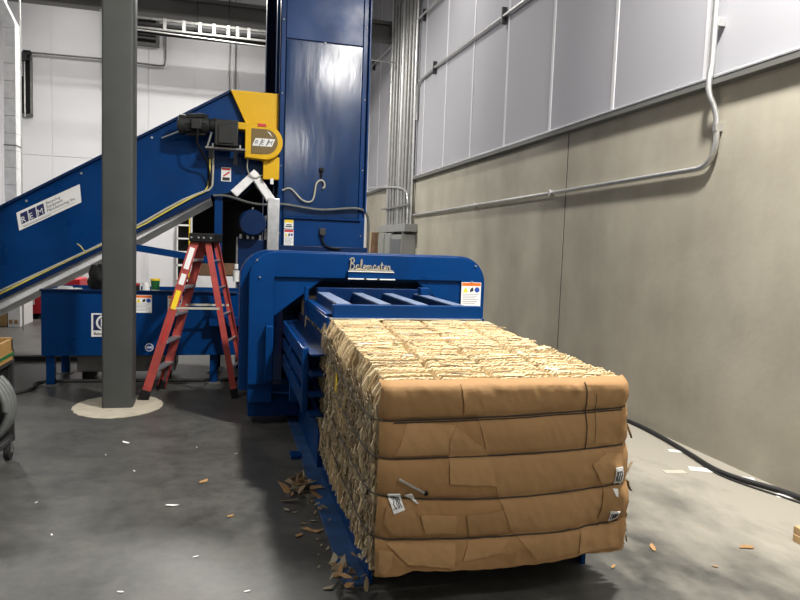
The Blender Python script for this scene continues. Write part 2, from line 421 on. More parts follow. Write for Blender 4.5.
obj('gusset_plate', MB().prism([(.42, 5.95), (.56, 5.9), (.665, 5.25), (.69, 4.9), (.69, 6.05), (.42, 6.05)], 'z', .30, .315), 'blue', bal)
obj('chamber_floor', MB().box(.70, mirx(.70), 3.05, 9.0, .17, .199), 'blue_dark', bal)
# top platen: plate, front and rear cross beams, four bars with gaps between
obj('platen', MB().box(.67, 1.76, 4.5, 5.95, 1.145, 1.158), 'black', bal)  # black stands in for the shade in the gaps between the bars
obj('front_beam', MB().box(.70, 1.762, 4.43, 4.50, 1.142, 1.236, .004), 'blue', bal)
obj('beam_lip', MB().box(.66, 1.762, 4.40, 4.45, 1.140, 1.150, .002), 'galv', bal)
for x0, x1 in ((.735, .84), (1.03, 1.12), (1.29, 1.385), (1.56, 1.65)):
    b_ = obj('platen_bar', MB().box(x0, x1, 4.49, 5.55, 1.158, 1.234, .004), 'blue_dark', bal); obj('sheen_strip', MB().box(x0 + .004, x1 - .004, 4.495, 5.53, 1.233, 1.240), 'bar_sheen', b_)  # pale strip paints the shine onto each bar top
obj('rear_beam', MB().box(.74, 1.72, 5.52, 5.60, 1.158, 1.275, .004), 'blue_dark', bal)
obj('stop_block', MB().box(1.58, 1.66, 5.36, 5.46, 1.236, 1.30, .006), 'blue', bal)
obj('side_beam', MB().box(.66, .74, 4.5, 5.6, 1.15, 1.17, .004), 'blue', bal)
# arch frame: front plate and wider rear flange
def arch(x0, x1, zt, zb, r, wl, head, y0, y1, bev):
    out = [(x0, zb)] + arc(x0 + r, zt - r, r, 180, 90, 10) + arc(x1 - r, zt - r, r, 90, 0, 10) + [(x1, zb), (x1 - wl, zb), (x1 - wl, .985), (x1 - wl - .39, 1.29), (x1 - wl - .44, head), (x0 + wl + .44, head), (x0 + wl + .39, 1.29), (x0 + wl, .985), (x0 + wl, zb)]
    return MB().prism(out, 'y', y0, y1, bev)
obj('arch_frame', arch(.20, 2.36, 1.555, .21, .24, .215, 1.33, 5.97, 6.08, .006), 'blue', bal)
# raised rib on the front of the arch
rb = [(.20, .38)] + arc(.44, 1.315, .24, 180, 90, 10) + arc(2.12, 1.315, .24, 90, 0, 10) + [(2.36, .38), (2.145, .38), (2.145, 1.335), (.415, 1.335), (.415, .38)]
obj('arch_face', MB().prism(rb, 'y', 5.945, 5.975, .005), 'blue', bal)
rf = [(.125, .30)] + arc(.385, 1.305, .26, 180, 90, 10) + arc(2.175, 1.305, .26, 90, 0, 10) + [(2.435, .30), (2.2, .30), (2.2, 1.30), (.36, 1.30), (.36, .30)]
obj('arch_flange', MB().prism(rf, 'y', 6.08, 6.42, .006), 'blue', bal)
for bx_, bz_ in ((.215, 1.48), (2.33, 1.48), (.24, 1.33), (2.3, 1.33)):
    obj('bolt', MB().cyl((bx_ + (.05 if bx_ < 1 else -.05), 5.93, bz_), (bx_ + (.05 if bx_ < 1 else -.05), 5.95, bz_), .008, 8), 'conduit', bal)
# name shelf with chrome script
sh = obj('name_shelf', MB().box(1.055, 1.48, 5.88, 5.946, 1.335, 1.405, .004), 'blue', bal)
obj('shelf_edge', MB().box(1.055, 1.485, 5.872, 5.885, 1.333, 1.343).box(1.055, 1.475, 5.872, 5.885, 1.400, 1.408), 'label_white', sh)
for x in (1.21, 1.33): obj('shelf_bolt', MB().cyl((x, 5.862, 1.338), (x, 5.88, 1.338), .011, 8), 'dark_metal', sh)
STK = {  # stroke lettering for the chrome script, unit height 1 for the capital
 'B': (.46, [[(.02, 0), (.06, .5), (.12, 1.0)], [(-.04, .86), (.08, 1.0), (.26, 1.02), (.36, .88), (.32, .66), (.12, .54)], [(.12, .54), (.34, .46), (.38, .24), (.26, .04), (.02, 0), (-.06, .04)]]),
 'a': (.34, [[(.26, .40), (.12, .44), (.02, .28), (.04, .06), (.14, 0), (.24, .14), (.27, .42)], [(.27, .42), (.25, .08), (.32, .0), (.36, .06)]]),
 'l': (.22, [[(0, .04), (.14, .5), (.16, .85), (.1, .95), (.06, .7), (.06, .1), (.14, 0), (.24, .08)]]),
 'e': (.30, [[(.0, .08), (.2, .22), (.24, .36), (.16, .44), (.06, .3), (.06, .08), (.16, 0), (.3, .1)]]),
 'm': (.50, [[(.02, .42), (.04, 0)], [(.04, .25), (.14, .44), (.2, .36), (.2, 0)], [(.2, .25), (.3, .44), (.38, .36), (.38, .06), (.46, 0), (.52, .06)]]),
 's': (.28, [[(0, .04), (.16, .46), (.22, .2), (.16, .0), (.04, .04)], [(.16, .02), (.3, .06)]]),
 't': (.24, [[(.1, .72), (.08, .1), (.14, 0), (.24, .06)], [(-.02, .46), (.22, .48)]]),
 'r': (.28, [[(0, .06), (.06, .44), (.14, .36), (.22, .38), (.2, .1), (.26, 0), (.34, .04)]])}
mb = MB(); px = 1.078; sc = .104
for ch in 'Balemaster':
    w, st = STK[ch]
    for line in st: mb.tube([(px + p[0] * sc * 1.02, 5.925, 1.415 + p[1] * sc) for p in line], .0062, 6, 1)
    px += w * sc * 1.11
mb.tube([(1.08, 5.925, 1.412), (1.475, 5.925, 1.414)], .005, 6)
obj('name_script', mb, 'chrome', bal)
sticker(bal, 2.15, 2.345, 1.10, 1.325, 5.943)
# body behind the arch and tall feed tower
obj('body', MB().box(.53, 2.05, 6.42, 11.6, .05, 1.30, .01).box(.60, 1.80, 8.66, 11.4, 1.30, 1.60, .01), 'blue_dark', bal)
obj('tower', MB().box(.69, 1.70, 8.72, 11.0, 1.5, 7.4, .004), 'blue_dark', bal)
obj('tower_panel', MB().box(.695, 1.665, 8.70, 8.725, 4.18, 7.38, .003), 'blue', bal)
obj('tower_door', MB().box(.70, 1.665, 8.69, 8.725, 1.97, 4.16, .003), 'blue_gloss', bal)
obj('tower_base_panel', MB().box(.70, 1.68, 8.67, 8.725, 1.42, 1.94, .003), 'blue', bal)
obj('tower_flange', MB().box(.625, .692, 8.72, 8.75, 1.5, 7.38, .004).box(.625, .64, 8.72, 8.82, 1.5, 7.38, .004), 'blue', bal)
obj('tower_flange', MB().box(1.67, 1.755, 8.68, 8.76, 1.5, 7.38, .006).box(1.735, 1.755, 8.6, 8.7, 2.05, 7.38, .004), 'blue', bal)
obj('tower_flange', MB().box(.555, .69, 10.9, 10.95, 1.5, 7.38, .004).box(.555, .575, 10.7, 10.95, 1.5, 7.38), 'blue_dark', bal)
obj('side_stiffener', MB().box(.64, .69, 9.6, 9.7, 1.5, 7.38, .004), 'blue', bal)
obj('wear_plate', MB().prism([(9.3, 3.4), (9.3, 3.62), (9.0, 3.5), (8.85, 3.2), (8.85, 3.0)], 'x', .655, .69), 'blue_dark', bal)
obj('bracket_angle', MB().box(.70, 1.70, 8.63, 8.72, 1.945, 1.965), 'blue', bal)
for z in (1.75, 2.6, 3.5, 4.4):
    obj('bolt', MB().cyl((.66, 8.705, z), (.66, 8.72, z), .010, 8), 'dull_steel', bal)
    obj('bolt', MB().cyl((1.705, 8.665, z), (1.705, 8.68, z), .010, 8), 'dull_steel', bal)
obj('bolt', MB().cyl((1.18, 8.68, 4.16), (1.18, 8.70, 4.16), .014, 8), 'dull_steel', bal)
sticker(bal, .715, .835, 1.585, 1.80, 8.668, 'label_red')
s = box('notice_sticker', (.715, .83, 8.666, 8.674, 1.81, 1.925), 'label_white', bal)
box('sticker_header', (.718, .827, 8.664, 8.67, 1.885, 1.922), 'label_yellow', s)
box('print_lines', (.73, .815, 8.664, 8.67, 1.83, 1.845), 'ink', s); box('print_lines', (.74, .805, 8.664, 8.67, 1.853, 1.866), 'ink', s)
# cables on the tower
obj('tower_cable', MB().tube([(-.16, 8.84, 2.19), (-.02, 8.84, 2.2), (.10, 8.80, 2.17), (.28, 8.7, 2.11), (.45, 8.62, 2.09), (.66, 8.64, 2.12), (.90, 8.63, 2.09), (1.1, 8.63, 2.065), (1.28, 8.63, 2.07), (1.5, 8.63, 2.10), (1.69, 8.63, 2.11), (1.79, 8.66, 2.04), (1.82, 8.7, 1.85), (1.82, 8.75, 1.4)], .017, 8, 2), 'hose_grey', bal)
obj('sensor_cord', MB().tube([(.68, 8.66, 2.29), (.77, 8.65, 2.33), (.84, 8.65, 2.27), (.92, 8.65, 2.18), (1.01, 8.65, 2.15), (1.07, 8.65, 2.18), (1.09, 8.65, 2.28), (1.10, 8.65, 2.39), (1.14, 8.65, 2.44), (1.20, 8.65, 2.44), (1.22, 8.65, 2.37), (1.19, 8.65, 2.34)], .011, 8, 2), 'cable_light', bal)
obj('sensor', MB().box(1.145, 1.195, 8.63, 8.70, 2.55, 2.60, .006).cyl((1.17, 8.66, 2.48), (1.17, 8.66, 2.56), .014, 10), 'black', bal)
obj('sensor', MB().cyl((1.20, 8.60, 1.78), (1.20, 8.68, 1.78), .04, 14).box(1.16, 1.24, 8.63, 8.68, 1.75, 1.83, .006), 'dark_metal', bal)
obj('sensor_cord', MB().tube([(1.19, 8.64, 1.76), (1.2, 8.63, 1.66), (1.25, 8.63, 1.6), (1.34, 8.63, 1.575), (1.44, 8.64, 1.575)], .013, 8, 2), 'black', bal)
obj('wireway', MB().box(.50, .645, 8.60, 8.70, 1.25, 2.18, .006), 'galv', bal)

# ------------------------------------------------------------------ conveyor
cv = thing('incline_conveyor', 'long blue inclined conveyor with yellow drive guard feeding the tower', 'conveyor', (-2.0, 9.6, 0))
CY0, CY1 = 8.9, 10.6
side = [(-4.2, .04), (-4.2, .95), (.03, 3.50), (.64, 3.50), (.64, 2.46), (.40, 2.46), (.16, 2.26), (-.18, 2.20), (-.32, 2.105)]
obj('side_panel', MB().prism(side, 'y', CY0, CY0 + .04, .004), 'blue', cv)
obj('side_panel', MB().prism(side, 'y', CY1 - .04, CY1, .004), 'blue', cv)
obj('belt', MB().prism([(-4.2, .5), (-4.2, .55), (.3, 3.2), (.5, 3.1), (.5, 3.0), (.3, 3.1)], 'y', CY0 + .04, CY1 - .04), 'rubber', cv)
obj('top_flange', MB().bar((-4.2, CY0 - .02, .95), (.03, CY0 - .02, 3.50), .06, .03), 'blue_dark', cv)
obj('bottom_flange', MB().bar((-4.2, CY0 - .03, -.04), (-.2, CY0 - .03, 2.19), .08, .05), 'blue_dark', cv)
obj('return_pan', MB().prism([(-4.2, 0.0), (-4.2, .05), (-.2, 2.17), (-.2, 2.14), (-.75, 1.80), (-1.45, 1.365), (-2.6, .715), (-3.7, .09), (-3.78, 0.0)], 'y', CY0 + .03, CY1 - .05), 'galv_bright', cv)
obj('support_post', MB().box(-.145, -.05, 8.9, 9.0, 0, 2.22, .004), 'blue', cv)
obj('support_post', MB().box(-.145, -.05, 10.5, 10.6, 0, 2.3, .004), 'blue', cv)
obj('cross_brace', MB().bar((-1.9, 8.95, 1.62), (-.1, 8.95, 1.36), .04, .085), 'blue', cv)
obj('discharge_chute', MB().prism([(.05, 2.26), (.33, 2.54), (.38, 2.50), (.64, 2.14), (.57, 2.06), (.33, 2.40), (.13, 2.19)], 'y', 8.78, 9.0, .003), 'galv_bright', cv)
obj('power_cable', MB().tube([(-3.5, 8.86, .45), (-2.6, 8.86, .93), (-2.0, 8.86, 1.25), (-1.45, 8.86, 1.54), (-1.05, 8.86, 1.78), (-.6, 8.86, 2.08), (-.32, 8.86, 2.22), (-.18, 8.86, 2.27), (-.17, 8.86, 2.45), (-.17, 8.84, 2.75)], .014, 8, 1), 'cable_light', cv)
obj('power_cable', MB().tube([(-3.5, 8.86, .40), (-2.6, 8.86, .895), (-2.1, 8.86, 1.18), (-1.7, 8.86, 1.40), (-1.05, 8.86, 1.745), (-.7, 8.86, 1.98), (-.38, 8.86, 2.18), (-.23, 8.86, 2.25), (-.21, 8.86, 2.5), (-.2, 8.84, 2.8)], .011, 8, 1), 'cable_yellow', cv)
obj('cable_tail', MB().tube([(-1.66, 8.85, 1.44), (-1.70, 8.84, 1.50), (-1.74, 8.84, 1.53)], .006, 6), 'cable_yellow', cv)
for x in (-3.3, -2.3, -1.7, -.9, -.4):
    obj('bolt', MB().cyl((x, 8.885, .95 + (x + 4.2) * .603 - .08), (x, 8.905, .95 + (x + 4.2) * .603 - .08), .014, 8), 'conduit', cv)
# yellow head guard and chain guard
obj('head_guard', MB().prism([(.03, 3.505), (.64, 3.505), (.64, 2.49), (.45, 2.49), (.45, 2.62), (.28, 2.98)], 'y', 8.80, 8.905, .004), 'yellow', cv)
gd = [(.21, 2.665), (.21, 2.995), (.12, 3.0), (.12, 3.085)] + arc(.455, 2.865, .215, 90, -90, 14)
cg = obj('chain_guard', MB().prism(gd, 'y', 8.60, 8.80, .008), 'yellow', cv)
inn = [(.285, 2.715), (.285, 3.02)] + arc(.455, 2.868, .152, 90, -90, 14)
obj('guard_mesh', MB().prism(inn, 'y', 8.592, 8.602), 'mesh_brown', cg)
obj('guard_lip', MB().box(.36, .46, 8.59, 8.61, 3.05, 3.085), 'label_red', cg)
obj('guard_leg', MB().box(.44, .64, 8.70, 8.80, 2.42, 2.70, .006), 'yellow', cg)
obj('guard_leg_end', MB().box(.53, .57, 8.69, 8.71, 2.36, 2.43), 'label_white', cg)
lg = obj('logo_band', MB().prism([(.295, 2.81), (.335, 2.905), (.575, 2.905), (.535, 2.81)], 'y', 8.587, 8.594), 'label_white', cg)
for k, ch in enumerate('REM'):
    text('logo_letter', ch, .075, face_y(.318 + k * .078, 8.586, 2.83), 'ink', lg, shear=.35)
obj('logo_bar', MB().prism([(.378, 2.815), (.388, 2.815), (.425, 2.9), (.415, 2.9)], 'y', 8.584, 8.59).prism([(.458, 2.815), (.468, 2.815), (.505, 2.9), (.495, 2.9)], 'y', 8.584, 8.59), 'ink', lg)
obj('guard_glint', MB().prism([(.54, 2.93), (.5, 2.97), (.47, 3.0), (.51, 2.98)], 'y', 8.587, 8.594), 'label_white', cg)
# drive motor and gearbox
mt = obj('drive_motor', MB().cyl((-.54, 8.60, 3.0), (-.22, 8.60, 3.02), .115, 24).cyl((-.56, 8.60, 3.0), (-.50, 8.60, 3.0), .122, 24).cyl((-.22, 8.6, 3.02), (-.13, 8.6, 3.02), .07, 18, .095).sphere((-.55, 8.6, 3.0), .1, (.4, 1, 1)), 'motor_grey', cv)
for k in range(10):
    a = k * math.tau / 10
    obj('cooling_fin', MB().bar((-.48, 8.60 + .118 * math.cos(a), 3.0 + .118 * math.sin(a)), (-.26, 8.60 + .118 * math.cos(a), 3.02 + .118 * math.sin(a)), .008, .03, (0, math.cos(a), math.sin(a))), 'motor_grey', mt)
obj('terminal_box', MB().box(-.42, -.30, 8.44, 8.52, 2.94, 3.06, .01), 'motor_grey', mt)
gb = obj('gearbox', MB().box(-.15, .125, 8.5, 8.72, 2.775, 3.085, .012).box(-.11, .08, 8.48, 8.5, 2.80, 3.02, .008), 'motor_grey', cv)
obj('motor_bracket', MB().bar((-.26, 8.66, 2.75), (.22, 8.66, 2.75), .20, .02).bar((-.24, 8.6, 2.75), (-.18, 8.6, 2.95), .02, .02), 'dull_steel', cv)
for x in (-.2, .1): obj('bracket_arm', MB().bar((x, 8.72, 2.76), (x, 8.9, 2.60), .05, .02), 'dull_steel', cv)
for x in (-.17, .15): obj('bolt', MB().cyl((x, 8.57, 2.76), (x, 8.57, 2.80), .014, 8), 'conduit', cv)
obj('motor_cord', MB().tube([(-.34, 8.46, 2.94), (-.36, 8.5, 2.78), (-.28, 8.6, 2.66), (-.22, 8.75, 2.55), (-.21, 8.84, 2.3)], .014, 8, 2), 'black', cv)
obj('guard_cord', MB().tube([(.25, 8.7, 2.66), (.24, 8.74, 2.52), (.32, 8.76, 2.42), (.42, 8.76, 2.46), (.48, 8.74, 2.52)], .008, 6, 2), 'cable_light', cv)
obj('tie_rod', MB().tube([(-.78, 8.86, 2.86), (-.5, 8.78, 2.98)], .012, 8), 'galv', cv)
s = box('caution_sticker', (-.07, .05, 8.893, 8.902, 2.38, 2.555), 'label_white', cv)
box('sticker_header', (-.06, .04, 8.891, 8.9, 2.52, 2.545), 'label_red', s); obj('pictogram', MB().prism([(-.05, 2.45), (.03, 2.51), (.035, 2.49), (-.04, 2.435)], 'y', 8.891, 8.9), 'label_red', s)
box('print_lines', (-.055, .035, 8.891, 8.9, 2.39, 2.43), 'ink', s)
# maker's sign on the side panel, tilted with the conveyor
ang = math.atan2(.37, .68)
SM = face_y(-2.38, 8.893, 1.66, ang)
def onsign(name, pts, d, m, parent):
    b = MB(); b.prism(pts, 'z', 0, d); bmesh.ops.transform(b.bm, matrix=SM, verts=b.bm.verts); return obj(name, b, m, parent)
def SF(u, v): return (u, v)
sg = onsign('maker_sign', [(0, 0), (.774, 0), (.862, .20), (.074, .20)], .004, 'label_white', cv)
for k, ch in enumerate('REM'):
    u = .06 + k * .100
    tl = onsign('logo_tile', [(u, .055), (u + .088, .055), (u + .132, .172), (u + .044, .172)], .006, 'navy', sg)
    text('logo_letter', ch, .095, SM @ Matrix.Translation((u + .006, .065, .0065)), 'label_white', tl, shear=.3)
for k, tx in enumerate(('Recycling', 'Equipment', 'Manufacturing, Inc.')):
    text('sign_line', tx, .047, SM @ Matrix.Translation((.41 - .016 * k, .142 - k * .042, .0045)), 'ink', sg, shear=.3)
onsign('sign_rule', [(.05, .030), (.70, .030), (.70, .034), (.05, .034)], .005, 'ink_grey', sg)
onsign('sign_rule', [(.06, .014), (.40, .014), (.40, .022), (.06, .022)], .005, 'ink_grey', sg)

# ------------------------------------------------------------------ trough on legs in front of the conveyor
tg = thing('feed_trough', 'long blue steel trough on square legs behind the grey column', 'trough', (-.8, 8.2, 0))
obj('front_panel', MB().box(-1.89, .45, 7.80, 7.83, .335, 1.04, .004), 'blue', tg)
obj('side_panel', MB().box(-1.89, -1.86, 7.83, 8.7, .335, 1.04, .004), 'blue', tg)
obj('back_panel', MB().box(-1.89, .45, 8.67, 8.70, .335, 1.04, .004), 'blue', tg)
obj('pan_top', MB().box(-1.86, .12, 7.83, 8.67, .99, 1.0), 'blue_dark', tg)
obj('pan_bottom', MB().box(-1.86, .45, 7.83, 8.67, .34, .36), 'blue_dark', tg)
obj('top_lip', MB().box(-1.90, .13, 7.775, 7.84, 1.035, 1.055, .004), 'blue_dark', tg)
for x in (-1.86, -.16):
    for y in (7.86, 8.55):
        l = obj('leg', MB().box(x, x + .085, y, y + .085, .01, .345, .004), 'blue', tg)
        obj('foot_plate', MB().box(x - .04, x + .125, y - .03, y + .115, 0, .012), 'dull_steel', l)
obj('side_bracket', MB().box(-.17, .2, 7.66, 7.80, .68, .78, .006), 'blue', tg)
sticker(tg, -.955, -.78, .81, 1.005, 7.798); sticker(tg, -.615, -.46, .81, 1.0, 7.798)
s = box('logo_sign', (-1.395, -1.135, 7.792, 7.802, .545, .80), 'label_white', tg)
box('logo_square', (-1.375, -1.155, 7.789, 7.795, .615, .785), 'navy', s)
obj('logo_ring', MB().prism(arc(-1.265, .70, .083, 0, 360, 28)[:-1], 'y', 7.786, 7.79), 'label_white', s)
obj('logo_disc', MB().prism(arc(-1.265, .70, .060, 0, 360, 28)[:-1], 'y', 7.783, 7.787), 'navy', s)
text('logo_letter', 'B', .12, face_y(-1.307, 7.782, .658), 'label_white', s, .002)
text('sign_line', 'Balemaster', .042, face_y(-1.37, 7.79, .565), 'ink', s)
rg = obj('round_decal', MB().prism(arc(-.805, .425, .045, 0, 360, 22)[:-1], 'y', 7.796, 7.801), 'label_white', tg)
obj('decal_disc', MB().prism(arc(-.805, .425, .036, 0, 360, 22)[:-1], 'y', 7.793, 7.797), 'label_blue', rg)
box('decal_bar', (-.832, -.778, 7.790, 7.794, .415, .437), 'label_white', rg)

# things on the trough
o = MB(); o.sphere((-1.30, 8.05, 1.12), .2, (.8, .75, .9), 32)
for v in o.bm.verts:
    d = v.co - Vector((-1.30, 8.05, 1.12))
    v.co += d.normalized() * (.05 * noise.noise(v.co * 7) + .035 * noise.noise(v.co * 16) + .016 * abs(noise.noise(v.co * 34)))
    if v.co.z > 1.18: v.co.x -= (v.co.z - 1.18) * .35
    v.co.z = max(v.co.z, 1.001)
tag(obj('jacket', o, 'black', None, 1.2), 'crumpled black jacket heaped on the blue trough', 'jacket')
cp = thing('paper_cup', 'green and white paper cup with yellow rim and straw on the trough', 'cup', (-.76, 7.95, 1.0))
obj('cup_body', MB().cyl((-.76, 7.95, 1.0), (-.76, 7.95, 1.16), .036, 20, .05), 'green', cp)
obj('cup_band', MB().cyl((-.76, 7.95, 1.0), (-.76, 7.95, 1.055), .038, 20, .042), 'label_white', cp)
obj('rim', MB().cyl((-.76, 7.95, 1.16), (-.76, 7.95, 1.178), .054, 20), 'label_yellow', cp)
obj('straw', MB().tube([(-.75, 7.95, 1.17), (-.73, 7.95, 1.30)], .005, 6), 'label_white', cp)
cp = thing('white_mug', 'small white mug beside the green paper cup on the trough', 'mug', (-.87, 7.96, 1.0))
obj('mug_body', MB().cyl((-.858, 7.96, 1.0), (-.858, 7.96, 1.13), .04, 18), 'label_white', cp)
obj('handle', MB().tube([(-.89, 7.95, 1.11), (-.92, 7.95, 1.09), (-.92, 7.95, 1.05), (-.89, 7.95, 1.03)], .006, 6, 1), 'label_white', cp)
bx = thing('tool_case', 'small black case with red lid edge on the trough beside column', 'case', (-1.0, 7.95, 1.0))
obj('case_body', MB().box(-1.12, -.93, 7.9, 8.05, 1.0, 1.10, .01), 'black', bx); obj('lid_edge', MB().box(-1.12, -.93, 7.9, 8.05, 1.10, 1.12, .006), 'red_plastic', bx)
pp = MB()
pp.prism([(-1.82, 7.84), (-1.56, 7.86), (-1.54, 8.1), (-1.78, 8.14)], 'z', 1.0, 1.05); pp.prism([(-1.75, 7.9), (-1.6, 7.9), (-1.62, 8.0), (-1.74, 8.05)], 'z', 1.05, 1.075)
tag(obj('paper_stack', pp, 'label_white'), 'crumpled white papers lying on the left end of trough', 'papers')

# dark hydraulic box under the trough
hb = thing('oil_tank', 'low brown grey steel tank on short feet underneath the trough', 'tank', (-1.0, 8.4, 0))
obj('tank_body', MB().box(-1.60, -.55, 8.1, 8.64, .10, .32, .01), 'dull_steel', hb)
for x in (-1.55, -.7): obj('foot', MB().box(x, x + .08, 8.12, 8.6, 0, .10), 'black', hb)

# ------------------------------------------------------------------ hydraulic power unit
hp = thing('hydraulic_power_unit', 'dark blue hydraulic tank with round blue electric motor beside the tower', 'power unit', (.32, 8.5, 0))
obj('tank', MB().box(.14, .50, 8.72, 9.3, .0, 1.66, .01), 'blue_dark', hp)
mt = obj('motor', MB().cyl((.32, 8.55, 1.86), (.32, 9.1, 1.86), .155, 32).cyl((.32, 8.50, 1.86), (.32, 8.56, 1.86), .145, 32, .16), 'blue_dark', hp)
obj('motor_ring', MB().cyl((.32, 8.62, 1.86), (.32, 8.65, 1.86), .168, 32), 'blue', mt)
obj('lifting_eye', MB().cyl((.32, 8.7, 2.01), (.32, 8.7, 2.06), .015, 10), 'dull_steel', mt)
obj('tank_edge', MB().box(.125, .145, 8.70, 8.74, .5, 1.68), 'dull_steel', hp)
for x in (.18, .27, .33, .42): obj('fitting', MB().cyl((x, 8.76, 1.66), (x, 8.76, 1.72), .018, 10), 'galv', hp)
obj('filter', MB().cyl((.495, 8.70, 1.66), (.495, 8.70, 1.80), .028, 14).sphere((.495, 8.70, 1.93), .035), 'label_white', hp)
obj('filter', MB().cyl((.13, 8.68, 1.12), (.13, 8.68, 1.26), .04, 14).cyl((.13, 8.68, 1.28), (.13, 8.68, 1.34), .025, 14), 'label_white', hp)

# ------------------------------------------------------------------ ladder
ld = thing('step_ladder', 'red fibreglass step ladder with black top standing open by the column', 'ladder', (-.3, 7.35, 0))
FN, FF = ((-.775, 7.08, .03), (-.305, 7.20, 1.63)), ((-.655, 7.60, .03), (-.225, 7.48, 1.63))
RN, RF = ((.110, 7.08, .03), (-.185, 7.20, 1.63)), ((.225, 7.62, .03), (-.105, 7.48, 1.63))
def lerp(ab, z):
    a, b = Vector(ab[0]), Vector(ab[1]); return a + (b - a) * ((z - a.z) / (b.z - a.z))
def channel(ab, w, inward):
    a, b = Vector(ab[0]), Vector(ab[1]); m = MB(); d = (b - a).normalized(); x = Vector((1, 0, 0)); x = (x - d * x.dot(d)).normalized()
    m.bar(a, b, w, .010, (0, 1, 0), .002)
    for s in (-1, 1):
        off = x * s * (w / 2 - .004) + Vector((0, inward * .015, 0)); m.bar(a + off, b + off, .008, .03, (0, 1, 0), .002)
    return m
for ab, w, inw in ((FN, .085, 1), (FF, .085, -1), (RN, .062, 1), (RF, .062, -1)):
    r = obj('rail', channel(ab, w, inw), 'ladder_red', ld)
    a = Vector(ab[0]); d = (Vector(ab[1]) - a).normalized()
    obj('foot', MB().bar(a - d * .03, a + d * .07, w + .012, .045, (0, 1, 0), .006), 'black', r)
for z in (.30, .58, .86, 1.14, 1.42):
    a, b = lerp(FN, z), lerp(FF, z)
    stp = MB().bar(a + Vector((.012, .005, 0)), b + Vector((.012, -.005, 0)), .085, .024, (0, 0, 1), .003); obj('step', stp, 'aluminium', ld)
    a, b = lerp(RN, z), lerp(RF, z)
    obj('rear_brace', MB().bar(a, b, .03, .012), 'aluminium', ld)
for q, dy in ((FN, .25), (FF, -.2)): obj('diagonal_brace', MB().bar(lerp(q, .30), lerp(q, .12) + Vector((.02, dy, 0)), .02, .01), 'dark_metal', ld)
tp = obj('top_cap', MB().prism([(-.365, 7.155), (-.12, 7.155), (-.04, 7.53), (-.285, 7.53)], 'z', 1.61, 1.70, .010), 'black', ld)
for x in (-.34, -.27, -.22, -.15): obj('rivet', MB().cyl((x, 7.145, 1.655), (x, 7.185, 1.655), .010, 8), 'conduit', tp)
obj('spreader', MB().bar(lerp(FN, .93), lerp(RN, .93), .014, .022, (0, 0, 1)), 'cable_light', ld)
obj('spreader', MB().bar(lerp(FF, .93), lerp(RF, .93), .014, .022, (0, 0, 1)), 'cable_light', ld)
dv = (Vector(FN[1]) - Vector(FN[0])).normalized()
for z0, z1, m_ in ((1.33, 1.55, 'label_white'), (1.17, 1.28, 'label_white'), (.92, 1.11, 'label_yellow')):
    a, b = lerp(FN, z0), lerp(FN, z1); obj('label_plate', MB().bar(a + Vector((0, -.006, 0)), b + Vector((0, -.006, 0)), .05, .004, (0, 1, 0)), m_, ld)
a, b = lerp(FN, .58), lerp(FN, .80); obj('label_plate', MB().bar(a + Vector((0, -.006, 0)), b + Vector((0, -.006, 0)), .015, .004, (0, 1, 0)), 'label_red', ld)

# ------------------------------------------------------------------ cardboard bale
bl = thing('cardboard_bale', 'large bale of compressed brown cardboard tied with dark twine in front of baler', 'bale', (1.25, 3.8, .2))
def N3(x, y, z, s=1.0): return noise.noise(Vector((x * s, y * s, z * s)))
def top_z(y): return 1.058 + .052 * min(max(y - 2.74, 0), 1.55)
def right_x(y, z): return 1.868 + (1.06 - z) * .06 - .04 * max(0, y - 2.74)
GRV = (.93, 1.21, 1.50, 1.74)
def groove(x, y):
    g = 0
    for k, gx in enumerate(GRV):
        xx = gx + .055 * (y - 2.74) + .01 * N3(k, y * 4, 3)
        g += .045 * math.exp(-((x - xx) / .012) ** 2)
    return g
rnd = random.Random(11)
def sheet(y, th, deep=False):
    bm = bmesh.new(); pts = []
    lo, jag = (.70, .01) if deep else (.655, .022)
    tz = top_z(y); off = rnd.gauss(0, .0035) - (rnd.uniform(.008, .02) if rnd.random() < .07 else 0); loff = rnd.gauss(0, .010)
    if deep: tz = 1.135; off = 0
    nz = 20
    for k in range(nz):                                   # left edge, upward
        z = .205 + (tz - .24) * k / (nz - 1)
        xo = lo + loff + jag * (N3(y * 7, z * 5, 1.3) + .9 * rnd.uniform(-1, 1) ** 3) + (.012 if k == nz - 1 else 0)
        if not deep and z > tz - .22: xo += .010
        pts.append((xo, z))
    nx = 120; rx = 1.83 if deep else right_x(y, tz)
    for k in range(nx):                                   # top edge
        x = lo + .03 + (rx - lo - .06) * k / (nx - 1)
        zz = tz + off + .010 * N3(x * 3, y * 5, 7) + rnd.gauss(0, .0018) - (0 if deep else groove(x, y))
        if rnd.random() < .03: zz -= rnd.uniform(.01, .03)
        if not deep and y > 4.36: zz = min(zz, 1.137)
        pts.append((x, zz))
    for k in range(14):
        z = tz - .035 - (tz - .24) * k / 13
        pts.append((min(right_x(y, z), 1.85 if deep else 9) + .02 * N3(y * 7, z * 5, 9) + .018 * rnd.uniform(-1, 1) ** 3, z))
    for k in range(12):
        pts.append((1.82 - 1.13 * k / 11, .203 + rnd.uniform(0, .006)))
    lean = rnd.gauss(0, .012); bow = rnd.gauss(0, .01); ph = rnd.uniform(0, 6)
    def yy(x, z): return y + lean * (z - .6) + bow * math.sin(x * 3 + ph) + .008 * N3(x * 4, y * 3, z * 2)
    A = [bm.verts.new((x, yy(x, z), z)) for x, z in pts]; Bv = [bm.verts.new((x, yy(x, z) + th, z)) for x, z in pts]
    bm.faces.new(A); bm.faces.new(Bv[::-1]); n = len(A)
    for i in range(n): bm.faces.new((A[i], A[(i + 1) % n], Bv[(i + 1) % n], Bv[i]))
    finish(bm, 'cardboard_sheet', 'card_sheet', bl, .3)
y = 2.80
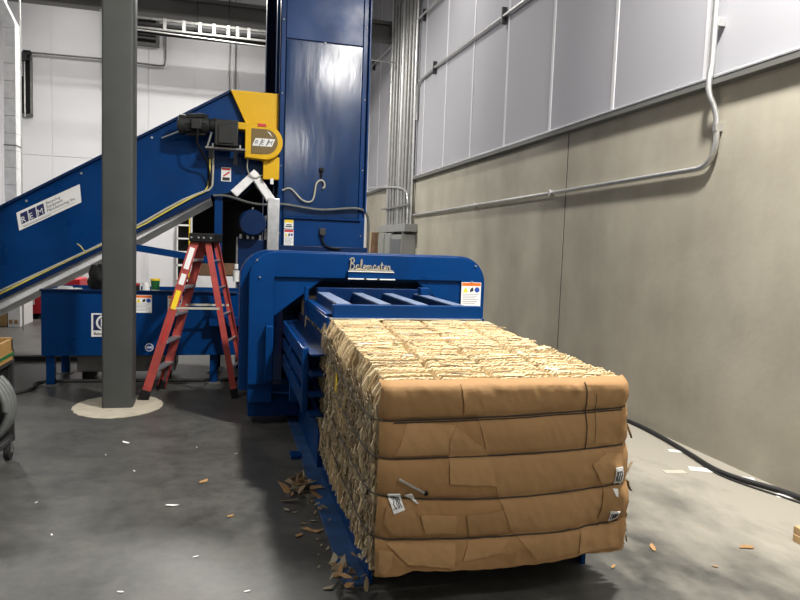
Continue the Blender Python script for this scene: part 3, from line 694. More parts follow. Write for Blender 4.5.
while y < 4.56:
    th = rnd.uniform(.006, .016); sheet(y, th); y += th + rnd.uniform(.0005, .0035)
while y < 6.5:
    sheet(y, .03, True); y += .036
# front wrapper: bulging bands between the strings
SZ = [((.65, .895), (1.25, .90), (1.85, .925)), ((.65, .73), (1.2, .72), (1.86, .74)), ((.65, .565), (1.25, .52), (1.85, .555)), ((.65, .375), (1.1, .34), (1.87, .37))]
def quad(P, x):
    (x0, y0), (x1, y1), (x2, y2) = P
    return y0 * (x - x1) * (x - x2) / ((x0 - x1) * (x0 - x2)) + y1 * (x - x0) * (x - x2) / ((x1 - x0) * (x1 - x2)) + y2 * (x - x0) * (x - x1) / ((x2 - x0) * (x2 - x1))
def bot_z(x): return .195 + .012 * math.sin(x * 9) + .012 * N3(x * 14, 2, 5) + (.02 if x > 1.5 else 0) * (x - 1.5) / .3
def fy(x, z, d=0.0):
    lv = [1.075] + [quad(P, x) for P in SZ] + [.17]
    b = 0
    for a, c in zip(lv, lv[1:]):
        if c <= z <= a:
            u = (z - c) / (a - c); b = math.sqrt(max(0, 4 * u * (1 - u)))
    rgh = .6 + 1.6 * max(0, (x - 1.6) / .25) + .9 * max(0, (.55 - z) / .3)
    w = .011 * rgh * N3(x, z, 2.1, 4.5) + .007 * rgh * abs(N3(x, z, 8.3, 11)) + .0035 * abs(N3(x * 26 + z * 9, z * 14, 4.4))
    y = 2.76 - .028 * b + w
    rx = right_x(2.74, z)
    el = max(0, (.70 - x) / .05); er = max(0, (x - rx + .06) / .06); et = max(0, (z - 1.03) / .035)
    y += .03 * el ** 2 + .04 * er ** 2 + .035 * et ** 2
    for kx, kz, r_, a_ in ((1.571, 1.02, .022, .016), (1.20, 1.03, .02, .007), (.84, 1.04, .016, .005)):
        y -= a_ * math.exp(-((x - kx) ** 2 + (z - kz) ** 2) / r_ ** 2)
    return y - d * (.2 + .8 * b)
bm = bmesh.new(); NX, NZ = 130, 110; G = []
for i in range(NX + 1):
    row = []
    for j in range(NZ + 1):
        v = j / NZ; u = i / NX
        xx0 = .652 + 1.2 * u; z = bot_z(xx0) + (1.066 + .006 * N3(xx0 * 6, 1, 1) - bot_z(xx0)) * v
        rx = right_x(2.74, z) + .008 * N3(z * 12, 1, 4)
        lx = .652 + .006 * N3(z * 10, 3, 4)
        x = lx + (rx - lx) * u
        row.append(bm.verts.new((x, fy(x, z), z)))
    G.append(row)
for i in range(NX):
    for j in range(NZ): bm.faces.new((G[i][j], G[i + 1][j], G[i + 1][j + 1], G[i][j + 1]))
o = finish(bm, 'front_wrapper', 'card_face', bl, 3.0)
md = o.modifiers.new('solid', 'SOLIDIFY'); md.thickness = .006; md.offset = 1
if o.data.polygons[0].normal.y > 0: o.data.flip_normals()
md.offset = -1
def patch(name, poly, d, m, parent, jit=.0, cuts=None):
    """thin sheet lying on the front wrapper, following its bulges"""
    pl = []
    n = len(poly)
    for i in range(n):
        a, b = Vector(poly[i]), Vector(poly[(i + 1) % n]); L = (b - a).length; k = max(1, int(L / .012))
        for q in range(k):
            p = a + (b - a) * q / k
            if jit: p += Vector((rnd.gauss(0, jit), rnd.gauss(0, jit)))
            pl.append(p)
    step = .013; inner = []
    xs = [p.x for p in pl]; zs = [p.y for p in pl]
    x = min(xs)
    def inside(p):
        c = False
        for i in range(len(pl)):
            a, b = pl[i], pl[i - 1]
            if (a.y > p.y) != (b.y > p.y) and p.x < (b.x - a.x) * (p.y - a.y) / (b.y - a.y) + a.x: c = not c
        return c
    while x < max(xs):
        z = min(zs)
        while z < max(zs):
            p = Vector((x, z))
            if inside(p) and min((p - q).length for q in pl) > step * .6: inner.append(p)
            z += step
        x += step
    allp = pl + inner; ne = len(pl)
    res = geometry.delaunay_2d_cdt(allp, [(i, (i + 1) % ne) for i in range(ne)], [list(range(ne))], 1, 1e-5)
    bm = bmesh.new(); V = [bm.verts.new((p.x, fy(p.x, p.y, d), p.y)) for p in res[0]]
    for f in res[2]:
        try: bm.faces.new([V[k] for k in f])
        except ValueError: pass
    bmesh.ops.recalc_face_normals(bm, faces=bm.faces)
    o = finish(bm, name, m, parent, 3.0)
    if sum(p.normal.y for p in o.data.polygons) > 0: o.data.flip_normals()
    md = o.modifiers.new('solid', 'SOLIDIFY'); md.thickness = .005; md.offset = -1
    return o
FL = [
 ([(1.075, 1.045), (1.80, 1.035), (1.86, .27), (1.42, .215), (1.276, .376), (1.19, .589), (1.095, .905)], .004),
 ([(.966, .802), (.991, .862), (1.15, .74), (1.195, .585), (.974, .604)], .008),
 ([(.662, 1.045), (1.011, 1.045), (1.013, .91), (.665, .909)], .004),
 ([(.773, .884), (.991, .869), (.969, .735), (.72, .74)], .004),
 ([(.688, .519), (.799, .527), (.84, .425), (.823, .387), (.731, .381), (.675, .452)], .012),
 ([(.694, .356), (1.016, .325), (1.013, .215), (.797, .25)], .008),
 ([(.66, .331), (.721, .318), (.717, .249), (.691, .213), (.663, .226)], .012),
 ([(1.058, .456), (1.238, .467), (1.26, .365), (1.079, .352)], .008),
 ([(.843, .471), (1.01, .459), (1.014, .372), (.87, .384)], .007),
 ([(1.675, .659), (1.76, .71), (1.835, .70), (1.84, .568), (1.735, .558)], .012),
 ([(1.641, .349), (1.845, .352), (1.855, .238), (1.631, .23)], .011),
 ([(1.746, .537), (1.835, .54), (1.85, .395), (1.729, .387)], .013),
 ([(1.01, 1.05), (1.075, 1.05), (1.13, .915), (1.03, .912)], .008),
 ([(1.08, .33), (1.30, .345), (1.22, .26), (1.05, .24)], .006)]
for pl, d in FL: patch('cardboard_flap', pl, d, 'card_flap', bl, .0011)
for pl in ([(.693, .572), (.747, .572), (.769, .506), (.719, .491)], [(1.793, .64), (1.836, .643), (1.84, .551), (1.804, .554)], [(1.78, .43), (1.826, .427), (1.824, .386), (1.784, .375)], [(.767, .564), (.797, .572), (.833, .524)], [(1.795, .536), (1.82, .534), (1.816, .497), (1.804, .504)]):
    lb = patch('paper_label', pl, .0195, 'label_white', bl)
    if len(pl) == 4 and pl[0][1] != .536:
        P0, P1, P2, P3 = [Vector(p) for p in pl]; m = MB()
        def lp(u, v):
            a = P0 + (P1 - P0) * u; b = P3 + (P2 - P3) * u; p = a + (b - a) * v; return (p.x, fy(p.x, p.y, .0208), p.y)
        for k in range(6):
            u0 = .12 + k * .13; q = [(u0, .2), (u0 + .07, .45), (u0 - .03, .5), (u0 + .05, .8)] if k % 2 else [(u0, .8), (u0 + .04, .2)]
            m.tube([lp(*p) for p in q], .0022, 4)
        obj('label_print', m, 'ink', lb)
rd = obj('plastic_strap', MB().tube([(.736, fy(.736, .645, .012), .645), (.80, fy(.8, .607, .012), .607), (.855, fy(.855, .574, .012), .574)], .006, 6), 'conduit', bl)
obj('strap_end', MB().sphere((.865, fy(.865, .57, .012), .57), .011), 'black', rd)
# twine loops
for P in SZ:
    pts = [(.668 + 1.18 * k / 40, fy(.668 + 1.18 * k / 40, quad(P, .668 + 1.18 * k / 40)) - .0128, quad(P, .668 + 1.18 * k / 40) + .002 * N3(k * .4, 1, 1)) for k in range(41)]
    z0, z1 = quad(P, .65), quad(P, 1.85)
    pts = [(.69, 4.7, z0 + .05), (.640, 4.2, z0 + .04), (.622, 3.5, z0 + .02), (.620, 2.9, z0), (.635, 2.79, z0)] + pts + [(1.868, 2.80, z1), (1.88, 3.0, z1), (1.86, 4.0, z1 + .03), (1.82, 4.7, z1 + .05)]
    obj('twine', MB().tube(pts, .0036, 6), 'twine', bl)
obj('twine', MB().tube([(x + .65, fy(x + .65, quad(SZ[0], x + .65) - .009) - .006, quad(SZ[0], x + .65) - .009) for x in [k * .03 for k in range(2, 40)]], .0026, 5), 'twine', bl)
for xa, za, xb, zb, r in ((1.617, 1.05, 1.642, .726, .0022), (1.672, 1.0, 1.687, .76, .0012)):
    obj('twine', MB().tube([(xa + (xb - xa) * k / 20 + .003 * N3(k * .5, 2, 2), fy(xa + (xb - xa) * k / 20, za + (zb - za) * k / 20, .004) - .004, za + (zb - za) * k / 20) for k in range(21)], r, 5), 'twine', bl)
# shreds hanging from the cut left and right sides and curled lips on top
def flakes(name, m, n, gen):
    bm = bmesh.new()
    for _ in range(n):
        c, u, v, nn, bend = gen()
        k = [(-1, -1), (1, -1), (1, 0), (1, 1), (-1, 1), (-1, 0)]
        vs = []
        for a, b in k:
            vs.append(bm.verts.new(c + u * a * rnd.uniform(.6, 1.1) + v * b * rnd.uniform(.7, 1.1) + nn * bend * (b * b)))
        bm.faces.new((vs[0], vs[1], vs[2], vs[5])); bm.faces.new((vs[5], vs[2], vs[3], vs[4]))
    o = finish(bm, name, m, bl, .2)
    md = o.modifiers.new('solid', 'SOLIDIFY'); md.thickness = .003; o['kind'] = 'stuff'
    return o
def side_gen(left=True, far=4.38, zmax=.0):
    def g():
        y = rnd.uniform(2.79, far); z = rnd.uniform(.22, top_z(y) - .10 - .12 * rnd.random() * (y < 3.9))
        x = (.655 - abs(rnd.gauss(0, .009))) if left else right_x(y, z) + abs(rnd.gauss(0, .012))
        h = rnd.uniform(.014, .055); w = rnd.uniform(.004, .012); a = rnd.gauss(0, .22)
        if z - h < .2: z = .2 + h
        v = Vector((rnd.gauss(0, .2) * h, math.sin(a) * h, math.cos(a) * h)); u = Vector((rnd.uniform(-.5, .5), 1, -math.tan(a))).normalized() * w
        nn = Vector((-1 if left else 1, 0, 0))
        return Vector((x, y, z)), u, v, nn, rnd.uniform(-.003, .008)
    return g
flakes('cardboard_shreds', 'card_shred', 2300, side_gen())
flakes('pale_shreds', 'card_grey', 600, side_gen())
flakes('white_shreds', 'label_white', 22, side_gen())
flakes('cardboard_shreds', 'card_shred', 260, side_gen(False))
def top_gen():
    y = rnd.uniform(2.84, 4.35); x = rnd.uniform(.70, 1.78)
    L = rnd.uniform(.012, .06); w = rnd.uniform(.003, .008)
    return Vector((x, y, top_z(y) + .006 - groove(x, y) * .5 + rnd.uniform(-.006, .003))), Vector((0, w, rnd.uniform(-.3, .6) * w)), Vector((L, rnd.gauss(0, .08) * L, 0)), Vector((0, 0, 1)), rnd.uniform(-.006, .004)
flakes('curled_edges', 'card_sheet', 160, top_gen)
flakes('dark_curled_edges', 'card_shred', 70, top_gen)
flakes('white_scraps', 'label_white', 14, top_gen)
sc_ = MB()
sc_.prism([(3.75, .84), (3.79, .78), (3.83, .80), (3.80, .90)], 'x', .628, .632)
obj('yellow_scrap', sc_, 'label_yellow', bl)

# ------------------------------------------------------------------ cardboard scraps on the floor
def scrap_mesh(i):
    r = random.Random(100 + i); bm = bmesh.new(); n = 7
    L = r.uniform(.5, 1.0)
    pts = [(math.cos(k * math.tau / n) * r.uniform(.6, 1.1), math.sin(k * math.tau / n) * r.uniform(.25, .6) * L) for k in range(n)]
    c = r.uniform(.05, .35)
    A = [bm.verts.new((x, y, c * x * x * .5 + .02)) for x, y in pts]; Bv = [bm.verts.new((x, y, c * x * x * .5 + .10)) for x, y in pts]
    bm.faces.new(A[::-1]); bm.faces.new(Bv)
    for k in range(n): bm.faces.new((A[k], A[(k + 1) % n], Bv[(k + 1) % n], Bv[k]))
    bmesh.ops.recalc_face_normals(bm, faces=bm.faces)
    me = bpy.data.meshes.new('cardboard_scrap'); bm.to_mesh(me); bm.free(); return me
SM_ = {}
for m_ in ('card_shred', 'card_grey', 'card_flap', 'label_white'):
    SM_[m_] = []
    for i in range(5):
        me = scrap_mesh(i + hash(m_) % 1); me.materials.append(MATS[m_]); SM_[m_].append(me)
def scrap(x, y, z, s, m_, label, group, tilt=.25, name='cardboard_scrap', cat='scrap'):
    o = bpy.data.objects.new(name, rnd.choice(SM_[m_])); COL.objects.link(o)
    o.location = (x, y, z); o.scale = (s, s, s * .5); o.rotation_euler = (rnd.gauss(0, tilt), rnd.gauss(0, tilt), rnd.uniform(0, 6.28))
    tag(o, label, cat, group)
for k in range(46):
    a = rnd.uniform(0, 6.28); r = abs(rnd.gauss(0, .5)); x, y = .50 + .13 * r * math.cos(a), 4.36 + .22 * r * math.sin(a)
    scrap(min(x, .62), y, .016 + max(0, .085 * (1 - r)) * rnd.random(), rnd.uniform(.03, .075), rnd.choice(('card_shred', 'card_shred', 'card_flap', 'card_grey')), 'torn cardboard scrap in the small heap beside the blue floor rail', 'scraps heaped by the rail', .5)
for k in range(30):
    x, y = rnd.gauss(.64, .07), rnd.gauss(3.12, .09)
    scrap(x, y, .02 + .05 * rnd.random(), rnd.uniform(.025, .06), rnd.choice(('card_shred', 'card_flap', 'card_grey')), 'torn cardboard scrap piled at the end of the floor rail', 'scraps at the rail end', .5)
for k in range(24):
    y = rnd.uniform(3.0, 4.3); x = .62 - abs(rnd.gauss(0, .14))
    scrap(x, y, .006 if x < .57 else .017, rnd.uniform(.014, .04), rnd.choice(('card_shred', 'card_flap', 'card_grey')), 'loose brown cardboard bit scattered along the blue floor rail', 'bits along the rail', .06)
for x, y, s, m_ in ((-.12, 4.62, .045, 'card_flap'), (-.30, 4.22, .05, 'label_white'), (.05, 4.0, .03, 'card_flap'), (-.13, 3.5, .02, 'label_white'), (-.6, 4.9, .02, 'label_white'), (-.45, 3.2, .02, 'label_white'), (.12, 3.1, .018, 'label_white'), (-.9, 3.9, .018, 'label_white'), (-.75, 5.6, .05, 'label_white'), (.1, 5.2, .015, 'label_white'), (-.2, 5.4, .015, 'label_white'), (-1.1, 4.4, .015, 'label_white'), (-.85, 5.3, .015, 'label_white'), (-.35, 3.0, .015, 'label_white'), (.0, 2.9, .02, 'label_white')):
    scrap(x, y, .004, s, m_, 'small torn white paper bit on the open grey floor' if m_ == 'label_white' else 'small torn brown cardboard bit on the open grey floor', 'white bits on the open floor' if m_ == 'label_white' else 'brown bits on the open floor', .03)
for x, y, s in ((2.35, 3.16, .05), (2.9, 3.07, .055), (2.2, 3.3, .04), (2.0, 3.0, .03), (3.0, 2.7, .02), (2.55, 2.9, .02)):
    scrap(x, y, .005, s, 'card_flap', 'torn cardboard bit on the pale floor between bale and wall', 'bits between bale and wall', .05)
for x, y, w, d, a, m_ in ((3.34, 4.29, .085, .04, -.15, 'label_yellow'), (3.60, 4.30, .10, .045, -.5, 'label_white'), (3.76, 4.08, .09, .05, -.6, 'label_white'), (3.80, 3.72, .06, .04, -.4, 'label_white'), (3.72, 4.75, .08, .03, -.5, 'label_white')):
    o = MB().box(-w, w, -d, d, 0, .003); o = obj('paper_tag', o, 'label_white' if m_ == 'label_white' else 'cable_light'); o.location = (x, y, .001); o.rotation_euler.z = a
    tag(o, 'flat rectangular cream tag on the floor between bale and cable' if m_ == 'label_yellow' else 'flat rectangular white tag on the floor near the black cable', 'tag', None if m_ == 'label_yellow' else 'white tags by the cable')

# ------------------------------------------------------------------ cables on the floor and timber block
tag(obj('floor_cable', MB().tube([(3.3, 7.4, .02), (3.75, 6.2, .02), (3.84, 5.68, .02), (3.83, 5.26, .02), (3.74, 4.66, .02), (3.66, 4.3, .02), (3.67, 4.11, .02), (3.75, 3.92, .02), (3.85, 3.7, .02), (3.86, 3.2, .02), (3.8, 2.4, .02)], .02, 10, 2), 'rubber'), 'thick black cable lying along the foot of the concrete wall', 'cable')
tag(obj('thin_cord', MB().tube([(3.86, 5.6, .008), (3.82, 5.0, .008), (3.72, 4.6, .008), (3.62, 4.2, .008), (3.68, 3.9, .008), (3.8, 3.6, .008), (3.87, 3.1, .008)], .007, 8, 2), 'dark_metal'), 'thin dark cord beside the thick black cable on the floor', 'cord')
tb = thing('timber_block', 'short pale stack of two timber offcuts on the dusty floor', 'timber', (3.42, 3.0, 0))
obj('plank', MB().box(3.25, 3.75, 2.7, 3.1, 0, .045, .004), 'wood', tb); obj('plank', MB().box(3.255, 3.76, 2.69, 3.105, .046, .09, .004), 'wood', tb)
tag(obj('floor_hose', MB().tube([(-2.3, 7.5, .018), (-2.1, 7.42, .018), (-1.98, 7.5, .018), (-1.92, 7.72, .018), (-2.0, 7.95, .018), (-1.7, 8.02, .018), (-1.4, 8.0, .018), (-.9, 7.98, .018), (-.4, 7.95, .018), (0, 7.98, .018), (.3, 8.05, .018), (.6, 8.2, .018)], .018, 8, 2), 'rubber'), 'black hose looping over the floor under the trough', 'hose')
tag(obj('steel_bar', MB().box(-2.9, -1.55, 9.4, 9.5, 0, .06, .004), 'black'), 'long black steel bar lying on the floor behind the trough', 'bar')

# ------------------------------------------------------------------ cart with hose coil at the left edge
ct = thing('tool_cart', 'dark metal utility cart on casters carrying a grey hose coil', 'cart', (-1.85, 5.2, 0))
for x in (-2.35, -1.50):
    for y in (4.8, 5.36): obj('post', MB().box(x - .018, x + .018, y - .018, y + .018, .12, .80, .003), 'dark_metal', ct)
obj('shelf', MB().box(-2.37, -1.48, 4.78, 5.38, .13, .17, .006), 'dark_metal', ct); obj('shelf', MB().box(-2.37, -1.48, 4.78, 5.38, .70, .73, .006), 'dark_metal', ct)
obj('side_panel', MB().box(-1.53, -1.515, 4.82, 5.34, .17, .70), 'black', ct)
for x in (-2.3, -1.505):
    for y in (4.85, 5.3):
        w = obj('caster', MB().cyl((x - .018, y, .06), (x + .018, y, .06), .06, 24), 'rubber', ct)
        obj('caster_fork', MB().box(x - .025, x - .019, y - .02, y + .02, .05, .13).box(x + .019, x + .025, y - .02, y + .02, .05, .13).cyl((x - .03, y, .06), (x + .03, y, .06), .012, 10), 'dull_steel', w)
hc = MB()
pts = []
for k in range(90):
    a = k / 90 * math.tau * 3 + 1.0; rr = .27 - .012 * math.sin(k * .2)
    pts.append((-1.62 + .03 * k / 90 + .0, 5.12 + 0 + .0, 0))
pts = [Vector((-1.70 + .27 * math.cos(k / 30 * math.tau), 4.98 + .06 * k / 30, .43 + .27 * math.sin(k / 30 * math.tau))) for k in range(95)]
hc = MB().tube(pts, .026, 10)
tag(obj('hose_coil', hc, 'hose_grey', None, 1.5), 'coil of thick grey hose hanging on the cart', 'hose')
bx = thing('parts_box', 'open brown cardboard box with white label on top of the cart', 'box', (-1.7, 5.15, .73))
obj('box_body', MB().box(-1.95, -1.475, 4.95, 5.32, .73, .80, .004).box(-1.95, -1.475, 5.29, 5.32, .80, .89).box(-1.95, -1.475, 4.95, 4.97, .80, .85).box(-1.495, -1.475, 4.95, 5.32, .8, .88), 'carton_yellow', bx)
box('box_label', (-1.62, -1.52, 4.944, 4.952, .80, .85), 'label_white', bx)
box('packing_strap', (-1.96, -1.47, 4.943, 5.325, .765, .785), 'green', bx)

# ------------------------------------------------------------------ far left: cartons, red machine, duct
wp = thing('white_crate', 'tall white panel crate with two brown square blocks near red machine', 'crate', (-3.53, 13.0, 0))
obj('crate_body', MB().box(-3.62, -3.43, 12.8, 13.6, 0, .85, .006), 'label_white', wp)
for x in (-3.60, -3.515): obj('block', MB().box(x, x + .05, 12.78, 12.81, .06, .13), 'carton', wp)
tag(box('brown_carton', (-4.4, -3.66, 12.9, 13.6, 0, .62), 'carton', None, .01), 'plain brown carton beside the white panel crate', 'carton')
rm = thing('floor_scrubber', 'red wheeled floor machine parked beyond the blue trough', 'floor machine', (-3.3, 14.3, 0))
obj('machine_body', MB().prism([(-3.60, .10), (-3.60, .62), (-3.3, .66), (-3.25, .78), (-2.7, .78), (-2.7, .10)], 'y', 14.0, 14.7, .02), 'red_plastic', rm)
obj('machine_skirt', MB().box(-3.72, -2.7, 14.02, 14.7, .05, .12, .01).box(-3.74, -3.60, 14.05, 14.6, .12, .60, .02), 'black', rm)
for y in (14.02, 14.6):
    for x in (-3.5, -2.9): obj('wheel', MB().cyl((x, y, .07), (x, y + .07, .07), .07, 20), 'black', rm)
obj('emblem', MB().box(-3.54, -3.50, 13.985, 14.0, .28, .55), 'label_white', rm)
for x, h in ((-3.28, 1.6), (-2.4, 1.8)):
    p = thing('marker_post', 'slim white post with an orange band by the back wall', 'post', (x, 18.4, 0), 'marker posts by the back wall')
    obj('pole', MB().cyl((x, 18.4, 0), (x, 18.4, h), .045, 14), 'label_white', p); obj('orange_band', MB().cyl((x, 18.4, h - 1.0), (x, 18.4, h - .35), .075, 14), 'label_orange', p)
    obj('base', MB().cyl((x, 18.4, 0), (x, 18.4, .04), .16, 16), 'black', p)
du = thing('galvanised_duct', 'shiny galvanised vertical duct with seams and an elbow at the top', 'duct', (-3.33, 12.0, 0))
zs = [1.58 + .27 * k for k in range(13)]
for a, b in zip(zs, zs[1:]):
    obj('duct_section', MB().box(-3.42, -3.245, 12.0, 12.25, a, b - .004, .004), 'galv_bright', du)
obj('duct_elbow', MB().prism([(-3.42, zs[-1]), (-3.245, zs[-1]), (-3.245, zs[-1] + .08), (-3.42, zs[-1] + .45), (-3.42, 9.0), (-3.6, 9.0), (-3.6, zs[-1] + .4), (-3.42, zs[-1] + .06)], 'y', 12.0, 12.25, .006), 'galv_bright', du)
obj('duct_seam', MB().box(-3.425, -3.24, 11.995, 12.255, 3.0, 3.02).box(-3.425, -3.24, 11.995, 12.255, 1.9, 1.92), 'dull_steel', du)
tag(obj('vertical_conduit', MB().cyl((-3.29, 12.45, 0), (-3.29, 12.45, 9), .014, 8), 'conduit'), 'slim steel conduit rising just beside the shiny square duct', 'conduit')
# back wall fittings
fx = thing('wall_louver', 'tall black louvered box on the white back wall near the duct', 'louver', (-4.9, 18.9, 4.5))
obj('frame', MB().box(-5.10, -5.07, 18.85, 19.0, 4.55, 5.5).box(-4.77, -4.74, 18.85, 19.0, 4.55, 6.0).box(-5.10, -4.74, 18.85, 19.0, 4.53, 4.58), 'dull_steel', fx)
obj('back', MB().box(-5.07, -4.77, 18.9, 19.0, 4.58, 5.5).box(-4.95, -4.77, 18.9, 19.0, 5.5, 6.15, .02), 'black', fx)
obj('rod', MB().cyl((-4.88, 18.8, 4.5), (-4.88, 18.8, 6.0), .018, 8), 'conduit', fx)
obj('fan', MB().cyl((-4.92, 18.72, 5.95), (-4.92, 18.9, 5.95), .11, 16).bar((-5.1, 18.75, 6.0), (-4.7, 18.75, 6.04), .05, .04).bar((-5.1, 18.75, 5.85), (-4.7, 18.75, 5.9), .03, .03), 'dark_metal', fx)
fx = thing('wall_vent', 'square black vent with grey frame high beside the grey column', 'vent', (-2.2, 18.9, 6.6))
obj('frame', MB().box(-2.75, -1.75, 18.88, 18.98, 6.55, 6.63).box(-2.75, -1.75, 18.88, 18.98, 7.55, 7.63).box(-1.83, -1.75, 18.88, 18.98, 6.6, 7.6).box(-2.75, -2.67, 18.88, 18.98, 6.6, 7.6), 'dull_steel', fx)
obj('back', MB().box(-2.7, -1.8, 18.93, 18.98, 6.6, 7.6), 'black', fx)
for k in range(5): obj('slat', MB().bar((-2.68, 18.92, 6.75 + k * .17), (-1.82, 18.92, 6.75 + k * .17), .02, .06, (0, .5, 1)), 'dull_steel', fx)
tag(obj('wall_conduit', MB().tube([(-4.75, 18.92, 6.1), (-3.0, 18.92, 6.12), (-1.75, 18.92, 6.08), (-1.62, 18.92, 6.1), (-1.59, 18.92, 6.25), (-1.59, 18.92, 8.9)], .022, 8), 'dull_steel'), 'thin grey conduit running along the back wall and turning up', 'conduit')
tag(obj('wall_conduit', MB().tube([(.02, 18.9, 3.0), (.02, 18.9, 9.0)], .02, 8), 'conduit'), 'left one of two vertical conduits on the back wall above the yellow guard', 'conduit')
tag(obj('wall_conduit', MB().tube([(.16, 18.9, 3.0), (.16, 18.9, 9.0)], .03, 8), 'conduit'), 'right thicker one of two vertical conduits above the yellow guard', 'conduit')
# cable tray and dark beam under the roof
ty = 16.0
tr = thing('cable_tray', 'hanging cable tray with white rungs below a dark overhead beam', 'cable tray', (-.5, ty, 6.2))
obj('tray_rail', MB().box(-2.6, 3.0, ty, ty + .04, 6.36, 6.41), 'dull_steel', tr); obj('tray_rail', MB().box(-2.6, 3.0, ty, ty + .04, 6.16, 6.20), 'dull_steel', tr)
obj('tray_back', MB().box(-2.6, 3.0, ty + .42, ty + .46, 6.16, 6.42), 'dark_metal', tr)
obj('cable_bundle', MB().tube([(-2.6, ty + .2, 6.24), (3, ty + .2, 6.24)], .05, 8), 'black', tr)
for x in (-1.4, -1.0, -.66, -.36, -.05, .15, .4): obj('rung', MB().box(x, x + .07, ty - .02, ty + .0, 6.16, 6.42), 'riser_steel', tr)
for x in (-2.2, -.68, .0, 2.0): obj('hanger_rod', MB().cyl((x, ty + .03, 6.2), (x, ty + .03, 9.0), .012, 6), 'dark_metal', tr)
tag(obj('overhead_beam', MB().box(-9, WX, 16.4, 16.7, 6.62, 6.70).box(-9, WX, 16.53, 16.57, 6.70, 7.0).box(-9, WX, 16.4, 16.7, 7.0, 7.08), 'trim_grey'), 'dark steel beam spanning under the roof by the back wall', 'beam')
tag(obj('overhead_pipe', MB().tube([(-2.6, 15.5, 6.3), (-1.9, 15.5, 5.98), (1.5, 15.5, 5.90), (3.8, 15.5, 5.86)], .016, 8), 'conduit'), 'thin pale pipe strung below the cable tray', 'pipe')
# shelf rack by the dock opening
rk = thing('shelf_rack', 'narrow white shelf rack with yellow edge beside the dark dock opening', 'rack', (-1.1, 18.6, 0))
for x in (-1.24, -.94): obj('upright', MB().box(x, x + .03, 18.4, 18.44, 0, 2.3), 'label_white' if x < -1 else 'label_yellow', rk)
for z in (.5, .9, 1.25, 1.6, 1.95, 2.25): obj('shelf', MB().box(-1.24, -.92, 18.4, 18.8, z, z + .04), 'label_white', rk)
obj('back_sheet', MB().box(-1.24, -.92, 18.8, 18.82, 0.3, 2.3), 'black', rk)

# ------------------------------------------------------------------ conduits and cabinets on the right wall
def pipe(name, pts, r, label, clamps=(), m='conduit', group=None, sm=0):
    t = thing(name, label, 'conduit', pts[0], group)
    obj('tube', MB().tube(pts, r, 10, sm), m, t)
    for c in clamps: obj('clamp', MB().box(WX - .07, WX + .0, c[1] - .02, c[1] + .02, c[2] - (.035 if len(c) > 3 else .12), c[2] + (.035 if len(c) > 3 else .12), .004), 'dark_metal' if len(c) < 4 else 'conduit', t)
x = WX - .04
pipe('wall_conduit', [(x - .04, 4.80, 9.0), (x - .04, 4.80, 3.25), (x - .06, 4.80, 3.13), (x - .07, 4.79, 2.98), (x - .02, 4.76, 2.86), (x, 4.745, 2.75), (x, 4.74, 2.58), (x, 4.77, 2.47), (x, 4.85, 2.40), (x, 4.98, 2.38), (x, 13.9, 2.30)], .024, 'galvanised conduit dropping down the wall and bending along the concrete', [(x, 4.80, 3.55, 1), (x, 4.74, 2.7, 1), (x, 7.6, 2.36, 1), (x, 10.2, 2.335, 1)], sm=1)
pipe('wall_conduit', [(x, 13.9, 4.3), (x, 13.88, 4.98), (x, 13.75, 5.07), (x, 12.7, 5.10), (x, -2, 4.75)], .026, 'straight lower conduit running forward across the white wall panels', [(x, 12.74, 5.1), (x, 9.38, 5.03), (x, 5.0, 4.9)])
pipe('wall_conduit', [(x - .03, 18.8, 6.55), (x - .03, 16.5, 6.47), (x - .03, 12.5, 6.32), (x - .03, 0, 5.9)], .024, 'upper conduit crossing in front of the conduit bank', [(x, 18.5, 6.54), (x, 16.2, 6.46), (x, 13.6, 6.36)])
pipe('wall_conduit', [(x - .1, 18.3, 3.2), (x - .1, 15.6, 3.02), (x - .1, 14.8, 2.95), (x - .1, 14.2, 2.85), (x - .1, 14.0, 2.7), (x - .1, 13.98, 2.1)], .022, 'conduit curving down into the wall trough over the cabinets', (), sm=1)
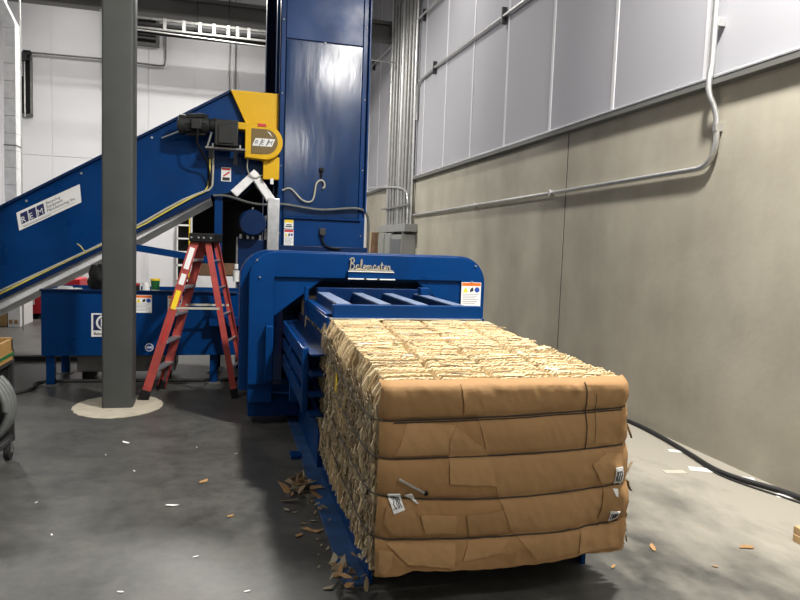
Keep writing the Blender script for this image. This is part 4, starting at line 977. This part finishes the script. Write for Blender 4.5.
for k in range(17):
    y0 = 13.95 + k * .135; rr = (.03, .045, .022, .05, .038)[k % 5]
    o = obj('riser_conduit', MB().cyl((WX - .075 - .02 * (k % 2), y0, 2.105), (WX - .075 - .02 * (k % 2), y0, 9.0), rr, 12), 'conduit' if k % 4 == 0 else 'riser_steel')
    kd = ('thick' if rr >= .038 else 'thin') + (' shiny' if k % 4 == 0 else ' dull grey')
    tag(o, kd + ' vertical conduit in the tight bank above the electrical cabinets', 'conduit', kd + ' conduits of the bank on the right wall')
st = thing('strut_channel', 'horizontal steel strut clamping the conduit bank to the wall', 'strut', (x, 15, 2.3))
obj('strut', MB().box(WX - .175, WX - .145, 13.85, 16.4, 2.50, 2.54), 'dull_steel', st)
cbg = thing('wire_trough', 'long grey wire trough box under the bank of conduits', 'trough', (3.75, 15, 1.94))
obj('trough_body', MB().box(3.62, WX - .004, 13.65, 16.2, 1.945, 2.105, .006), 'cabinet_grey', cbg)
for (a, b, xx, zt, lb) in ((13.75, 14.65, 3.58, 1.88, 'wide grey electrical cabinet nearest the wire trough end'), (14.8, 15.35, 3.6, 1.92, 'narrow grey electrical cabinet in the middle under wire trough'), (15.45, 16.05, 3.6, 1.92, 'narrow grey electrical cabinet beside the leaning boards')):
    c = thing('electrical_cabinet', lb, 'cabinet', (3.75, (a + b) / 2, .2))
    obj('cabinet_body', MB().box(xx, WX - .004, a, b, .2, zt, .008), 'cabinet_grey', c)
    d = obj('cabinet_door', MB().box(xx - .012, xx, a + .03, b - .03, .24, zt - .1, .004), 'cabinet_dark' if a < 14 else 'cabinet_grey', c)
    obj('latch', MB().box(xx - .03, xx - .01, b - .09, b - .06, 1.0, 1.1), 'black', d)
    obj('nipple', MB().cyl((3.75, (a + b) / 2, zt), (3.75, (a + b) / 2, 1.95), .04, 12), 'conduit', c)
for xx, m_, lb in ((3.44, 'wood', 'pale timber board standing upright beside grey cabinets'), (3.56, 'wood_dark', 'dark brown board standing between pale board and cabinets'), (3.66, 'wood_dark', 'dark brown board leaning next to the cabinet side')):
    tag(obj('timber_board', MB().bar((xx - .06, 16.45, 0), (xx + .04, 16.6, 1.95), .09, .04, (0, 1, 0)), m_), lb, 'board')
